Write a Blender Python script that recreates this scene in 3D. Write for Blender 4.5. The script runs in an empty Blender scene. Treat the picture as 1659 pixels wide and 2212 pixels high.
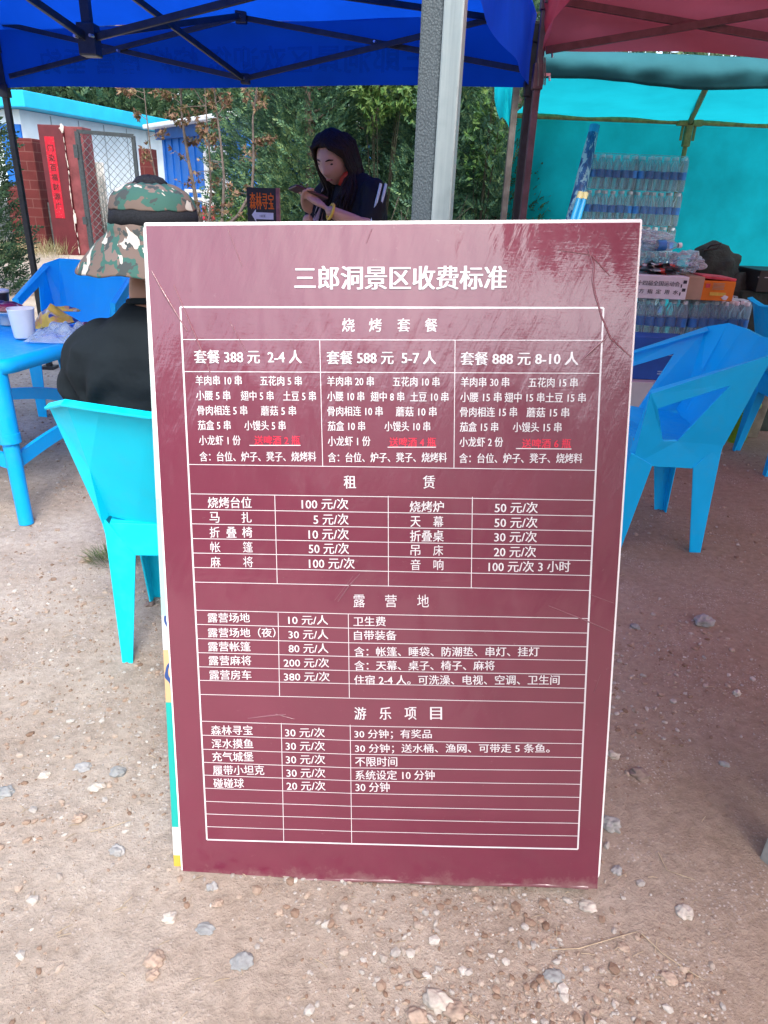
import bpy, bmesh, math, random
import numpy as np
from mathutils import Vector, Matrix, noise
R_ = math.radians
random.seed(7); rng = np.random.default_rng(11)
SC = bpy.context.scene
COL = SC.collection

# ------------------------------------------------------------------ camera
CAMH = 1.205
FPX, CX, CY, IW, IH = 1500.0, 829.5, 1105.5, 1659.0, 2211.0     # lens of the photograph in its own pixels
_n = Vector((696 - CX, 4415 - CY, FPX)).normalized()              # direction of the plumb line in camera axes
_up = -_n; _z = Vector((0, 0, 1)); _fw = (_z - _z.dot(_up) * _up).normalized(); _rt = _fw.cross(_up)
CAM2W = Matrix((_rt, _fw, _up))                                   # camera axes (right, down, forward) to world
cd = bpy.data.cameras.new('camera'); cam = bpy.data.objects.new('camera', cd); COL.objects.link(cam)
cd.sensor_fit = 'VERTICAL'; cd.angle = 2 * math.atan(IH / 2 / FPX); cd.clip_start = .05; cd.clip_end = 600
r = CAM2W @ Vector((1, 0, 0)); d = CAM2W @ Vector((0, 1, 0)); f = CAM2W @ Vector((0, 0, 1))
cam.matrix_world = Matrix(((r.x, -d.x, -f.x, 0), (r.y, -d.y, -f.y, 0), (r.z, -d.z, -f.z, CAMH), (0, 0, 0, 1)))
SC.camera = cam
def ray(x, y): return CAM2W @ Vector((x - CX, y - CY, FPX))
def at(x, y, Y):                                                  # measured point of the photo at a known distance Y
    v = ray(x, y); return v * (Y / v.y) + Vector((0, 0, CAMH))
def gnd(x, y, z=0.0):
    v = ray(x, y); return v * ((z - CAMH) / v.z) + Vector((0, 0, CAMH))

# ------------------------------------------------------------------ world, sun, exposure
SUN_EL, SUN_AZ = 52, 164                                           # behind the camera, a little to the left
W = bpy.data.worlds.new('World'); SC.world = W; W.use_nodes = True
nt = W.node_tree; nt.nodes.clear()
sky = nt.nodes.new('ShaderNodeTexSky'); sky.sky_type = 'NISHITA'; sky.sun_disc = False
sky.sun_elevation = R_(SUN_EL); sky.sun_rotation = R_(SUN_AZ); sky.air_density = 1.0; sky.dust_density = 3.5; sky.ozone_density = 1.0
hs = nt.nodes.new('ShaderNodeHueSaturation'); hs.inputs['Saturation'].default_value = .75
bg = nt.nodes.new('ShaderNodeBackground'); bg.inputs['Strength'].default_value = .15
wo = nt.nodes.new('ShaderNodeOutputWorld')
nt.links.new(sky.outputs[0], hs.inputs['Color']); nt.links.new(hs.outputs[0], bg.inputs[0]); nt.links.new(bg.outputs[0], wo.inputs[0])
sl = bpy.data.lights.new('sun', 'SUN'); sl.energy = 1.0; sl.angle = R_(20); sl.color = (1, .97, .93)
so = bpy.data.objects.new('sun', sl); COL.objects.link(so)
sd = Vector((math.sin(R_(SUN_AZ)) * math.cos(R_(SUN_EL)), math.cos(R_(SUN_AZ)) * math.cos(R_(SUN_EL)), math.sin(R_(SUN_EL))))
so.rotation_euler = sd.to_track_quat('Z', 'Y').to_euler(); so.location = sd * 30
SC.view_settings.view_transform = 'Standard'; SC.view_settings.look = 'None'
SC.view_settings.exposure = 1.66; SC.view_settings.gamma = 1
SC.cycles.max_bounces = 10; SC.cycles.transparent_max_bounces = 24; SC.cycles.transmission_bounces = 8
SC.cycles.use_denoising = True; SC.cycles.sample_clamp_indirect = 6

# ------------------------------------------------------------------ materials
class NT:
    def __init__(s, name):
        s.m = bpy.data.materials.new(name); s.m.use_nodes = True; s.t = s.m.node_tree; s.t.nodes.clear()
        s.out = s.n('ShaderNodeOutputMaterial')
    def n(s, ty, **kw):
        x = s.t.nodes.new(ty)
        for k, v in kw.items(): setattr(x, k, v)
        return x
    def l(s, a, b): s.t.links.new(a, b)
    def coord(s, kind='Object'): return s.n('ShaderNodeTexCoord').outputs[kind]
    def noise(s, scale, detail=4, rough=.55, vec=None, sc=None):
        x = s.n('ShaderNodeTexNoise'); x.inputs['Scale'].default_value = scale; x.inputs['Detail'].default_value = detail; x.inputs['Roughness'].default_value = rough
        v = vec or s.coord()
        if sc:
            mp = s.n('ShaderNodeMapping'); mp.inputs['Scale'].default_value = sc; s.l(v, mp.inputs[0]); v = mp.outputs[0]
        s.l(v, x.inputs['Vector']); return x.outputs['Fac']
    def ramp(s, fac, stops, interp='LINEAR'):
        x = s.n('ShaderNodeValToRGB'); x.color_ramp.interpolation = interp
        e = x.color_ramp.elements
        while len(e) > 1: e.remove(e[0])
        e[0].position = stops[0][0]; e[0].color = (*stops[0][1], 1)
        for p, c in stops[1:]:
            q = e.new(p); q.color = (*c, 1)
        s.l(fac, x.inputs[0]); return x.outputs[0]
    def mix(s, fac, a, b, mode='MIX'):
        x = s.n('ShaderNodeMix', data_type='RGBA', blend_type=mode)
        for sock, v in ((0, fac), (6, a), (7, b)):
            if isinstance(v, (int, float)): x.inputs[sock].default_value = v
            elif isinstance(v, tuple): x.inputs[sock].default_value = (*v, 1)
            else: s.l(v, x.inputs[sock])
        return x.outputs[2]
    def bump(s, h, strength=.3, dist=.01, normal=None):
        x = s.n('ShaderNodeBump'); x.inputs['Strength'].default_value = strength; x.inputs['Distance'].default_value = dist
        s.l(h, x.inputs['Height'])
        if normal: s.l(normal, x.inputs['Normal'])
        return x.outputs[0]
    def bsdf(s, color, rough=.6, spec=.5, normal=None, metal=0, **kw):
        b = s.n('ShaderNodeBsdfPrincipled')
        if isinstance(color, tuple): b.inputs['Base Color'].default_value = (*color, 1)
        else: s.l(color, b.inputs['Base Color'])
        if isinstance(rough, (int, float)): b.inputs['Roughness'].default_value = rough
        else: s.l(rough, b.inputs['Roughness'])
        b.inputs['Specular IOR Level'].default_value = spec; b.inputs['Metallic'].default_value = metal
        if normal: s.l(normal, b.inputs['Normal'])
        for k, v in kw.items(): b.inputs[k].default_value = v
        return b
    def done(s, shader): s.l(shader.outputs[0] if hasattr(shader, 'outputs') else shader, s.out.inputs[0]); return s.m
def tone(c, k): return tuple(min(1, max(0, v * k)) for v in c)
def plain(name, c, rough=.6, spec=.5, var=.25, scale=12, bump=.15, bscale=60, bdist=.002, metal=0, **kw):
    t = NT(name); col = t.ramp(t.noise(scale, 6), [(.3, tone(c, 1 - var)), (.7, tone(c, 1 + var))])
    return t.done(t.bsdf(col, rough, spec, t.bump(t.noise(bscale, 5), bump, bdist), metal, **kw))
def cloth(name, c, trans, var=.12, fold=.5, fscale=5, rough=.75, weave=500):
    t = NT(name); col = t.ramp(t.noise(3.2, 5), [(.3, tone(c, 1 - var)), (.7, tone(c, 1 + var))])
    nb = t.bump(t.noise(fscale, 3), fold, .02); nb = t.bump(t.noise(weave, 2), .08, .001, nb)
    b = t.bsdf(col, rough, .16, nb)
    if not trans: return t.done(b)
    tr = t.n('ShaderNodeBsdfTranslucent'); t.l(col, tr.inputs[0]); t.l(nb, tr.inputs[1])
    mx = t.n('ShaderNodeMixShader'); mx.inputs[0].default_value = trans
    t.l(b.outputs[0], mx.inputs[1]); t.l(tr.outputs[0], mx.inputs[2]); return t.done(mx)
def leafmat(name, stops, trans=.25):
    t = NT(name); g = t.n('ShaderNodeNewGeometry')
    big = t.noise(1.3, 3, vec=g.outputs['Position'])
    m1 = t.n('ShaderNodeMath', operation='ADD'); m1.inputs[1].default_value = -.5; t.l(big, m1.inputs[0])
    m2 = t.n('ShaderNodeMath', operation='MULTIPLY_ADD'); m2.inputs[1].default_value = 1.4
    t.l(m1.outputs[0], m2.inputs[0]); t.l(g.outputs['Random Per Island'], m2.inputs[2])
    col = t.ramp(m2.outputs[0], stops)
    b = t.bsdf(col, .55, .3); tr = t.n('ShaderNodeBsdfTranslucent'); t.l(col, tr.inputs[0])
    mx = t.n('ShaderNodeMixShader'); mx.inputs[0].default_value = trans
    t.l(b.outputs[0], mx.inputs[1]); t.l(tr.outputs[0], mx.inputs[2]); return t.done(mx)
def clear(name, tint, body, opacity, rough=.15, spec=.6, wr=0):
    t = NT(name); nb = t.bump(t.noise(22, 4, sc=(1, 1, .5)), wr, .01) if wr else None
    b = t.bsdf(body, rough, spec, nb); tp = t.n('ShaderNodeBsdfTransparent'); tp.inputs[0].default_value = (*tint, 1)
    fr = t.n('ShaderNodeFresnel'); fr.inputs[0].default_value = 1.35
    if nb: t.l(nb, fr.inputs[1])
    ad = t.n('ShaderNodeMath', operation='ADD', use_clamp=True); ad.inputs[1].default_value = opacity; t.l(fr.outputs[0], ad.inputs[0])
    mx = t.n('ShaderNodeMixShader'); t.l(ad.outputs[0], mx.inputs[0]); t.l(tp.outputs[0], mx.inputs[1]); t.l(b.outputs[0], mx.inputs[2])
    return t.done(mx)

def film_nodes(t):
    v = t.coord()
    n1 = t.bump(t.noise(5, 3, vec=v, sc=(1.6, .5, 1)), .6, .012)
    mp = t.n('ShaderNodeMapping'); mp.inputs['Rotation'].default_value = (0, 0, .42); t.l(v, mp.inputs[0])
    n2 = t.bump(t.noise(15, 5, .6, vec=mp.outputs[0], sc=(1.9, .35, 1)), .30, .005, n1)
    n2 = t.bump(t.noise(46, 3, vec=v, sc=(.2, 1.6, 1)), .07, .002, n2)
    n3 = t.bump(t.noise(420, 2, vec=v, sc=(.25, 1, 1)), .10, .0008, n2)
    return n3
def film(name, c, var=.06):
    t = NT(name); nb = film_nodes(t)
    col = t.ramp(t.noise(9, 6), [(.3, tone(c, 1 - var)), (.7, tone(c, 1 + var))])
    sy = t.n('ShaderNodeSeparateXYZ'); t.l(t.coord(), sy.inputs[0]); dm = t.n('ShaderNodeMath', operation='MULTIPLY_ADD'); dm.inputs[1].default_value = -9; t.l(sy.outputs[1], dm.inputs[0]); t.l(t.noise(24, 6, .7), dm.inputs[2])
    col = t.mix(t.ramp(dm.outputs[0], [(.30, (0,) * 3), (.7, (.45,) * 3)]), col, (.30, .25, .21))
    col = t.mix(t.ramp(t.noise(60, 6, .75), [(.64, (0,) * 3), (.8, (.35,) * 3)]), col, (.34, .25, .25))
    b = t.bsdf(col, .5, .3, None); b.inputs['Coat Weight'].default_value = 1; b.inputs['Coat Roughness'].default_value = .09; b.inputs['Coat IOR'].default_value = 1.72
    t.l(nb, b.inputs['Coat Normal']); return t.done(b)

M = {}
def mk_ground():
    t = NT('dirt'); v = t.coord('Object')
    n1 = t.noise(.55, 6, .6, v); n2 = t.noise(3.5, 8, .65, v); n3 = t.noise(38, 6, .7, v)
    base = t.ramp(n2, [(.28, (.20, .155, .120)), (.5, (.345, .295, .245)), (.72, (.47, .425, .372))])
    red = t.ramp(n1, [(.35, (.225, .165, .124)), (.65, (.47, .43, .378))])
    col = t.mix(.5, base, red)
    col = t.mix(.55, col, t.ramp(n3, [(.3, (.28, .27, .26)), (.5, (.5, .5, .5)), (.75, (.74, .74, .74))]), 'OVERLAY')
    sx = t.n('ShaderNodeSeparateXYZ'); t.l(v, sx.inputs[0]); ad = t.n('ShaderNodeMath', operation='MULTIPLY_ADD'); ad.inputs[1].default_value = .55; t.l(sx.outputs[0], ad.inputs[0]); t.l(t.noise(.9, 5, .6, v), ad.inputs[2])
    col = t.mix(t.ramp(ad.outputs[0], [(.55, (0,) * 3), (1.05, (.78,) * 3)]), col, t.mix(.5, (.225, .155, .105), t.ramp(n3, [(.3, (.150, .098, .066)), (.7, (.30, .22, .155))])))  # browner soil to the right; the red canopy's shade is partly painted in
    vo = t.n('ShaderNodeTexVoronoi'); vo.inputs['Scale'].default_value = 150; t.l(v, vo.inputs['Vector'])
    cs = t.ramp(vo.outputs['Color'], [(.0, (.2, .17, .15)), (.55, (.32, .27, .24)), (.8, (.5, .47, .44))])
    msk = t.ramp(vo.outputs['Distance'], [(.22, (1, 1, 1)), (.42, (0, 0, 0))])
    mm = t.mix(1.0, msk, t.ramp(t.noise(6, 4, vec=v), [(.45, (0, 0, 0)), (.62, (.8, .8, .8))]), 'MULTIPLY')
    col = t.mix(mm, col, cs)
    nb = t.bump(n3, .8, .010); nb = t.bump(t.noise(190, 5, .7, vec=v), .8, .004, nb); nb = t.bump(msk, .25, .002, nb)
    return t.done(t.bsdf(col, .95, .2, nb))
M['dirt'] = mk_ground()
def mk_stone(name, stops, bs=90):
    t = NT(name); g = t.n('ShaderNodeNewGeometry')
    col = t.ramp(g.outputs['Random Per Island'], stops)
    col = t.mix(.5, col, t.ramp(t.noise(70, 6, .7), [(.3, (.3, .29, .28)), (.7, (.72, .72, .72))]), 'OVERLAY')
    return t.done(t.bsdf(col, .9, .2, t.bump(t.noise(bs, 6, .7), .5, .003)))
M['gravel'] = mk_stone('gravel', [(0, (.16, .105, .075)), (.25, (.25, .18, .135)), (.55, (.33, .265, .21)), (.8, (.30, .285, .265)), (.95, (.38, .355, .32)), (1, (.44, .415, .38))])
M['st_pale'] = plain('pale stone', (.40, .365, .32), .9, .2, .25, 60, .5, 90, .004)
M['st_grey'] = plain('grey stone', (.27, .27, .265), .9, .2, .28, 60, .5, 90, .004)
M['st_blue'] = plain('blue grey stone', (.225, .235, .235), .9, .2, .25, 60, .5, 90, .004)
M['st_tan'] = plain('tan stone', (.31, .24, .19), .9, .2, .25, 60, .5, 90, .004)
M['st_brown'] = plain('brown stone', (.22, .17, .145), .9, .2, .25, 60, .5, 90, .004)
M['straw'] = plain('straw', (.36, .29, .2), .9, .2, .3, 30, 0)
M['drygrass'] = leafmat('dry grass', [(.1, (.12, .14, .05)), (.5, (.26, .23, .12)), (1, (.42, .36, .22))])
M['tuft'] = leafmat('green grass', [(.1, (.05, .09, .035)), (.6, (.10, .15, .06)), (1, (.18, .2, .1))])
M['maroon'] = film('maroon print', (.128, .0155, .039))
M['print_white'] = film('white print', (.60, .58, .60), .05)
M['print_red'] = film('red print', (.62, .012, .05), .05)
M['crease'] = film('film crease', (.16, .045, .065), .05)
M['board_white'] = plain('white board edge', (.78, .76, .76), .6, .4, .06, 20, .1)
def plastic(name, c, rough=.32, var=.06, dust=.1):
    t = NT(name); col = t.ramp(t.noise(5, 6), [(.3, tone(c, 1 - var)), (.7, tone(c, 1 + var))])
    col = t.mix(t.ramp(t.noise(16, 7, .7), [(.5, (0, 0, 0)), (.8, (dust * 2,) * 3)]), col, (.30, .31, .30))
    sc = t.noise(7, 3, sc=(1, 1, 9))
    rg = t.ramp(t.noise(40, 5), [(.3, (rough - .07,) * 3), (.7, (rough + .16,) * 3)])
    return t.done(t.bsdf(col, rg, .3, t.bump(sc, .05, .004)))
M['chair_blue'] = plastic('blue plastic', (.001, .46, .90), .4, .06, .04)
M['chair_cyan'] = plastic('cyan plastic', (.001, .62, .84), .42, .05, .03)
M['table_blue'] = plastic('table blue plastic', (.001, .33, .80), .36, .06, .04)
M['blue_cloth'] = cloth('blue canopy cloth', (.003, .066, .52), .6, .12, .35, 4)
M['blue_ink'] = cloth('darker ink seen through the cloth', (.003, .060, .475), .58, .1, .3, 4)
M['blue_ink'] = clear('faint lettering', (1, 1, 1), (.002, .03, .25), .20, .9, .0)
M['red_cloth'] = cloth('red canopy cloth', (.46, .10, .135), .62, .14, .5, 4)
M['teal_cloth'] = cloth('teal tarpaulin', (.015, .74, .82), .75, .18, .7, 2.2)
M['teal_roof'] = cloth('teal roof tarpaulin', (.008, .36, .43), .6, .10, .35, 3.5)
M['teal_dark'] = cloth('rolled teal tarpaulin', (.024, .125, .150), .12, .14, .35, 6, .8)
M['white_cloth'] = cloth('white tarpaulin', (.6, .62, .64), .3, .1, .3, 5)
M['black_metal'] = plain('black enamelled tube', (.012, .016, .022), .38, .5, .5, 25, .1)
M['brown_metal'] = plain('brown purple enamelled tube', (.085, .05, .062), .45, .5, .3, 25, .1)
M['grey_metal'] = plain('worn dark grey tube', (.10, .095, .085), .5, .5, .35, 25, .15)
M['yellow_pole'] = plain('rusty yellow pole', (.30, .23, .075), .6, .4, .4, 30, .2)
M['bolt'] = plain('bright bolt', (.55, .57, .6), .3, .5, .1, 30, 0, metal=.9)
def mk_galv():
    t = NT('galvanised steel'); s1 = t.noise(14, 6, .6, sc=(3, 3, .12)); s2 = t.noise(60, 4)
    col = t.ramp(s1, [(.3, (.20, .25, .26)), (.55, (.30, .36, .37)), (.75, (.38, .44, .45))])
    rg = t.ramp(s2, [(.3, (.35,) * 3), (.7, (.6,) * 3)])
    return t.done(t.bsdf(col, rg, .5, t.bump(s1, .1, .003), .55))
M['galv'] = mk_galv()
def mk_foam():
    t = NT('pitted grey foam'); vo = t.n('ShaderNodeTexVoronoi'); vo.inputs['Scale'].default_value = 340
    mp = t.n('ShaderNodeMapping'); mp.inputs['Scale'].default_value = (1, 1, .7); t.l(t.coord(), mp.inputs[0]); t.l(mp.outputs[0], vo.inputs[0])
    col = t.ramp(vo.outputs['Distance'], [(.15, (.080, .108, .122)), (.6, (.055, .075, .088))])
    return t.done(t.bsdf(col, .6, .4, t.bump(vo.outputs['Distance'], .4, .003)))
M['foam'] = mk_foam()
M['skin'] = plain('skin', (.36, .19, .135), .5, .35, .08, 18, .15, 240, .001)
M['skin_pale'] = plain('lighter skin', (.40, .24, .19), .5, .35, .08, 18, .15, 240, .001)
M['lips'] = plain('lips', (.30, .09, .085), .4, .4, .1, 20, 0)
M['eye_dark'] = plain('dark brown', (.012, .009, .008), .3, .5, .1, 20, 0)
def mk_hair():
    t = NT('black hair'); s1 = t.noise(60, 5, .6, sc=(6, 6, .6))
    col = t.ramp(s1, [(.3, (.006, .005, .004)), (.7, (.030, .022, .016))])
    return t.done(t.bsdf(col, .6, .12, t.bump(s1, .6, .004)))
M['hair'] = mk_hair()
M['black_shirt'] = cloth('black cotton', (.009, .014, .018), 0, .25, .6, 9, .9)
M['black_vest'] = cloth('charcoal cotton', (.010, .012, .016), 0, .25, .5, 9, .8)
M['stripe'] = plain('pale blue stripe', (.42, .58, .68), .8, .2, .08, 40, .1)
M['mesh_black'] = plain('black netting', (.012, .014, .018), .85, .2, .4, 300, .5, 420, .002)
def mk_camo(name, s1, s2, wt=.59):
    t = NT(name); mp0 = t.n('ShaderNodeMapping'); mp0.inputs['Rotation'].default_value = (.2, .75, .3); t.l(t.coord(), mp0.inputs[0]); v = mp0.outputs[0]
    n = t.noise(15, 3, .5, v, sc=s1); n2 = t.noise(17, 3, .5, v, sc=s2)
    mp = t.noise(23, 3, .5, v, sc=(1, .9, 1.3))
    col = t.ramp(n, [(0, (.125, .095, .08)), (.50, (.035, .10, .082)), (.61, (.15, .115, .10))], 'CONSTANT')
    col = t.mix(t.ramp(mp, [(0, (0,) * 3), (.60, (1,) * 3)], 'CONSTANT'), col, (.045, .055, .055))
    col = t.mix(t.ramp(n2, [(0, (0,) * 3), (wt, (1,) * 3)], 'CONSTANT'), col, (.42, .40, .35))
    return t.done(t.bsdf(col, .85, .2, t.bump(t.noise(500, 2), .15, .001, t.bump(t.noise(18, 4), .4, .006))))
M['camo'] = mk_camo('camouflage cloth', (1, 1, .75), (1.25, 1.25, .55))
M['camo_brim'] = mk_camo('camouflage brim cloth', (1.5, .8, .6), (1.7, .6, .5), .565)
M['red_cord'] = plain('red beads', (.45, .035, .015), .5, .4, .3, 60, .2)
M['gold'] = plain('yellow band', (.55, .38, .05), .5, .4, .2, 60, .1)
M['phone_back'] = plain('dark phone shell', (.045, .014, .016), .3, .5, .1, 20, 0)
M['phone_glass'] = plain('phone glass', (.03, .05, .06), .1, .6, .1, 20, 0)
M['sign_black'] = plain('black sign sheet', (.016, .017, .022), .4, .4, .3, 14, .1)
M['sign_orange'] = plain('orange lettering', (.85, .17, .012), .6, .3, .06, 40, 0)
M['sign_white'] = plain('white arrow', (.72, .72, .72), .6, .3, .06, 40, 0)
M['sign_side'] = plain('faded red sign edge', (.32, .13, .12), .6, .3, .3, 30, .1)
M['hut_white'] = plain('pale wall panel', (.70, .80, .83), .7, .3, .08, 2.5, .1, 30)
M['panel_seam'] = plain('grey panel joint', (.33, .38, .40), .7, .3, .1, 8, 0)
M['hut_roof'] = plain('turquoise roof trim', (.01, .40, .66), .5, .4, .1, 3, .1)
M['blue_sheet'] = plain('blue wall sheet', (.006, .13, .50), .5, .4, .14, 2.2, .1)
M['blue_dark'] = plain('dark blue panel edge', (.006, .06, .25), .5, .4, .2, 5, .1)
M['white_frame'] = plain('white frame', (.7, .73, .75), .5, .4, .08, 8, .05)
M['window_glass'] = plain('window glass', (.06, .09, .10), .08, .6, .2, 3, 0)
def mk_brick(name, c1, c2, mortar, sx=2.4, dirty=.3):
    t = NT(name); b = t.n('ShaderNodeTexBrick'); b.inputs['Color1'].default_value = (*c1, 1); b.inputs['Color2'].default_value = (*c2, 1)
    b.inputs['Mortar'].default_value = (*mortar, 1); b.inputs['Scale'].default_value = sx; b.inputs['Mortar Size'].default_value = .012
    v = t.coord(); sp = t.n('ShaderNodeSeparateXYZ'); t.l(v, sp.inputs[0]); cb = t.n('ShaderNodeCombineXYZ')
    ad = t.n('ShaderNodeMath', operation='ADD'); t.l(sp.outputs[0], ad.inputs[0]); t.l(sp.outputs[1], ad.inputs[1])
    t.l(ad.outputs[0], cb.inputs[0]); t.l(sp.outputs[2], cb.inputs[1]); t.l(cb.outputs[0], b.inputs['Vector'])
    col = t.mix(dirty, b.outputs['Color'], t.ramp(t.noise(4, 7, .7), [(.3, (.2,) * 3), (.7, (.75,) * 3)]), 'OVERLAY')
    return t.done(t.bsdf(col, .9, .2, t.bump(b.outputs['Fac'], -.5, .01)))
M['red_brick'] = mk_brick('painted red blockwork', (.105, .022, .022), (.085, .019, .019), (.135, .055, .05), 1.6)
M['grey_block'] = mk_brick('dark grey blockwork', (.085, .10, .105), (.07, .085, .09), (.13, .14, .14))
M['pillar_red'] = plain('dark red gloss paint', (.088, .012, .017), .4, .4, .2, 5, .1, 30)
M['pillar_pale'] = plain('rosy weathered paint', (.17, .045, .05), .7, .3, .3, 7, .2, 30)
M['plaster'] = plain('exposed plaster', (.5, .45, .40), .9, .2, .2, 20, .4)
def mk_paper():
    t = NT('red couplet paper'); col = t.mix(t.ramp(t.noise(45, 6, .7), [(.57, (0,) * 3), (.72, (.7,) * 3)]), (.36, .005, .02), (.45, .25, .25))
    return t.done(t.bsdf(col, .6, .3))
M['couplet'] = mk_paper()
M['ink'] = plain('black brush ink', (.04, .012, .012), .7, .3, .3, 40, 0)
M['wire'] = plain('dark gate steel', (.03, .04, .045), .6, .4, .4, 30, .2)
M['mesh_wire'] = plain('grey chain link wire', (.10, .14, .145), .5, .4, .2, 30, 0)
M['tin'] = plain('grey corrugated sheet', (.36, .36, .35), .55, .4, .35, 6, .2, 30)
M['bark'] = plain('grey brown bark', (.11, .085, .07), .95, .2, .4, 20, .8, 50, .01)
M['dark_twig'] = plain('dark stems', (.035, .034, .024), .95, .1, .4, 20, .4)
M['twig'] = plain('twig bark', (.14, .115, .10), .9, .2, .35, 30, .5, 60, .004)
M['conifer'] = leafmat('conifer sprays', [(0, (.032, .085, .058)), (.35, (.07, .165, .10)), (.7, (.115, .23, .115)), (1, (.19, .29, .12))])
M['conifer_fresh'] = leafmat('fresh sprays', [(0, (.03, .09, .03)), (.5, (.07, .165, .04)), (1, (.15, .24, .06))])
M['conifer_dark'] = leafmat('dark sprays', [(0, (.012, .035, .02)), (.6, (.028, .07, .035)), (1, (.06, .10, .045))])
M['far_leaf'] = leafmat('far leaves', [(0, (.03, .07, .045)), (.5, (.06, .12, .06)), (1, (.11, .18, .08))])
M['red_leaf'] = leafmat('reddish young leaves', [(0, (.09, .10, .03)), (.35, (.17, .10, .06)), (.7, (.25, .14, .095)), (1, (.30, .24, .13))])
M['red_paint'] = plain('red barrier paint', (.5, .02, .05), .5, .4, .1, 20, .05)
M['blue_banner'] = plain('blue barrier sheet', (.01, .13, .45), .6, .3, .15, 8, .1)
M['pet'] = clear('clear bottle plastic', (.9, .97, .98), (.62, .82, .90), .16, .15)
M['label_blue'] = plain('blue bottle label', (.03, .20, .55), .4, .4, .25, 40, 0)
M['cap'] = plain('white cap', (.7, .76, .78), .5, .4, .05, 30, 0)
M['cap_dark'] = plain('dark drink', (.03, .05, .09), .3, .5, .3, 30, 0)
M['wrap'] = clear('shrink film', (.97, .99, 1.0), (.6, .75, .80), .06, .2, .6, .6)
M['bag_clear'] = clear('clear plastic bag', (.95, .97, .98), (.62, .70, .74), .30, .2, .7, .9)
M['card_white'] = plain('white carton', (.58, .62, .65), .8, .2, .08, 10, .1)
M['card_brown'] = plain('brown carton', (.36, .27, .19), .85, .2, .12, 10, .1)
M['card_orange'] = plain('orange carton', (.60, .17, .012), .6, .3, .12, 10, .1)
M['card_blue'] = plain('blue carton', (.006, .07, .33), .5, .4, .18, 9, .1)
M['card_grey'] = plain('grey carton', (.42, .45, .46), .8, .2, .08, 10, .1)
M['print_dark'] = plain('dark print', (.03, .035, .05), .7, .3, .1, 30, 0)
M['print_sky'] = plain('pale blue print', (.25, .42, .60), .6, .3, .1, 30, 0)
M['pink_print'] = plain('red and pink print', (.50, .06, .08), .6, .3, .4, 20, 0)
M['bag_green'] = cloth('dark green canvas', (.035, .05, .042), 0, .4, .9, 14, .8)
M['black_box'] = plain('black case', (.014, .013, .013), .5, .4, .3, 20, .2)
M['basket'] = plain('lime plastic', (.22, .40, .03), .5, .4, .12, 20, .1)
M['umb_blue'] = None
def mk_umb():
    t = NT('patterned blue sleeve'); n = t.noise(34, 3, .6, sc=(1, 1, .35))
    col = t.ramp(n, [(0, (.008, .06, .21)), (.44, (.015, .11, .32)), (.53, (.30, .48, .58))], 'CONSTANT')
    return t.done(t.bsdf(col, .4, .5, t.bump(t.noise(30, 4), .5, .01)))
M['umb_blue'] = mk_umb()
M['rod_blue'] = plain('light blue tube', (.02, .30, .60), .4, .4, .1, 20, 0)
M['rod_tip'] = plain('cream ferrule', (.62, .52, .26), .5, .4, .1, 20, 0)
M['cup_white'] = plain('white cup', (.74, .75, .74), .45, .4, .04, 20, .05)
M['cup_dark'] = plain('dark cup', (.025, .02, .02), .35, .5, .2, 20, 0)
M['snack'] = None
def mk_pat(name, stops, sc):
    t = NT(name); vo = t.n('ShaderNodeTexVoronoi'); vo.inputs['Scale'].default_value = sc; t.l(t.coord(), vo.inputs[0])
    sp = t.n('ShaderNodeSeparateColor'); t.l(vo.outputs['Color'], sp.inputs[0])
    return t.done(t.bsdf(t.ramp(sp.outputs[0], stops, 'CONSTANT'), .3, .6, t.bump(t.noise(60, 4), .6, .005)))
M['snack'] = mk_pat('purple snack packet', [(0, (.10, .01, .03)), (.5, (.22, .015, .05)), (.8, (.45, .32, .34)), (.92, (.04, .03, .1))], 45)
M['snack_y'] = mk_pat('yellow snack packet', [(0, (.62, .40, .03)), (.45, (.55, .28, .10)), (.7, (.65, .55, .40)), (.88, (.03, .06, .25))], 38)
M['rag'] = mk_pat('mixed wrappers', [(0, (.02, .025, .03)), (.35, (.05, .12, .14)), (.55, (.5, .05, .04)), (.7, (.4, .42, .42)), (.85, (.1, .12, .14))], 26)
M['wood_grey'] = plain('weathered timber', (.22, .215, .20), .9, .2, .35, 18, .5, 40)
M['timber'] = plain('old pale timber', (.24, .21, .16), .9, .2, .35, 18, .5, 40)

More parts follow.
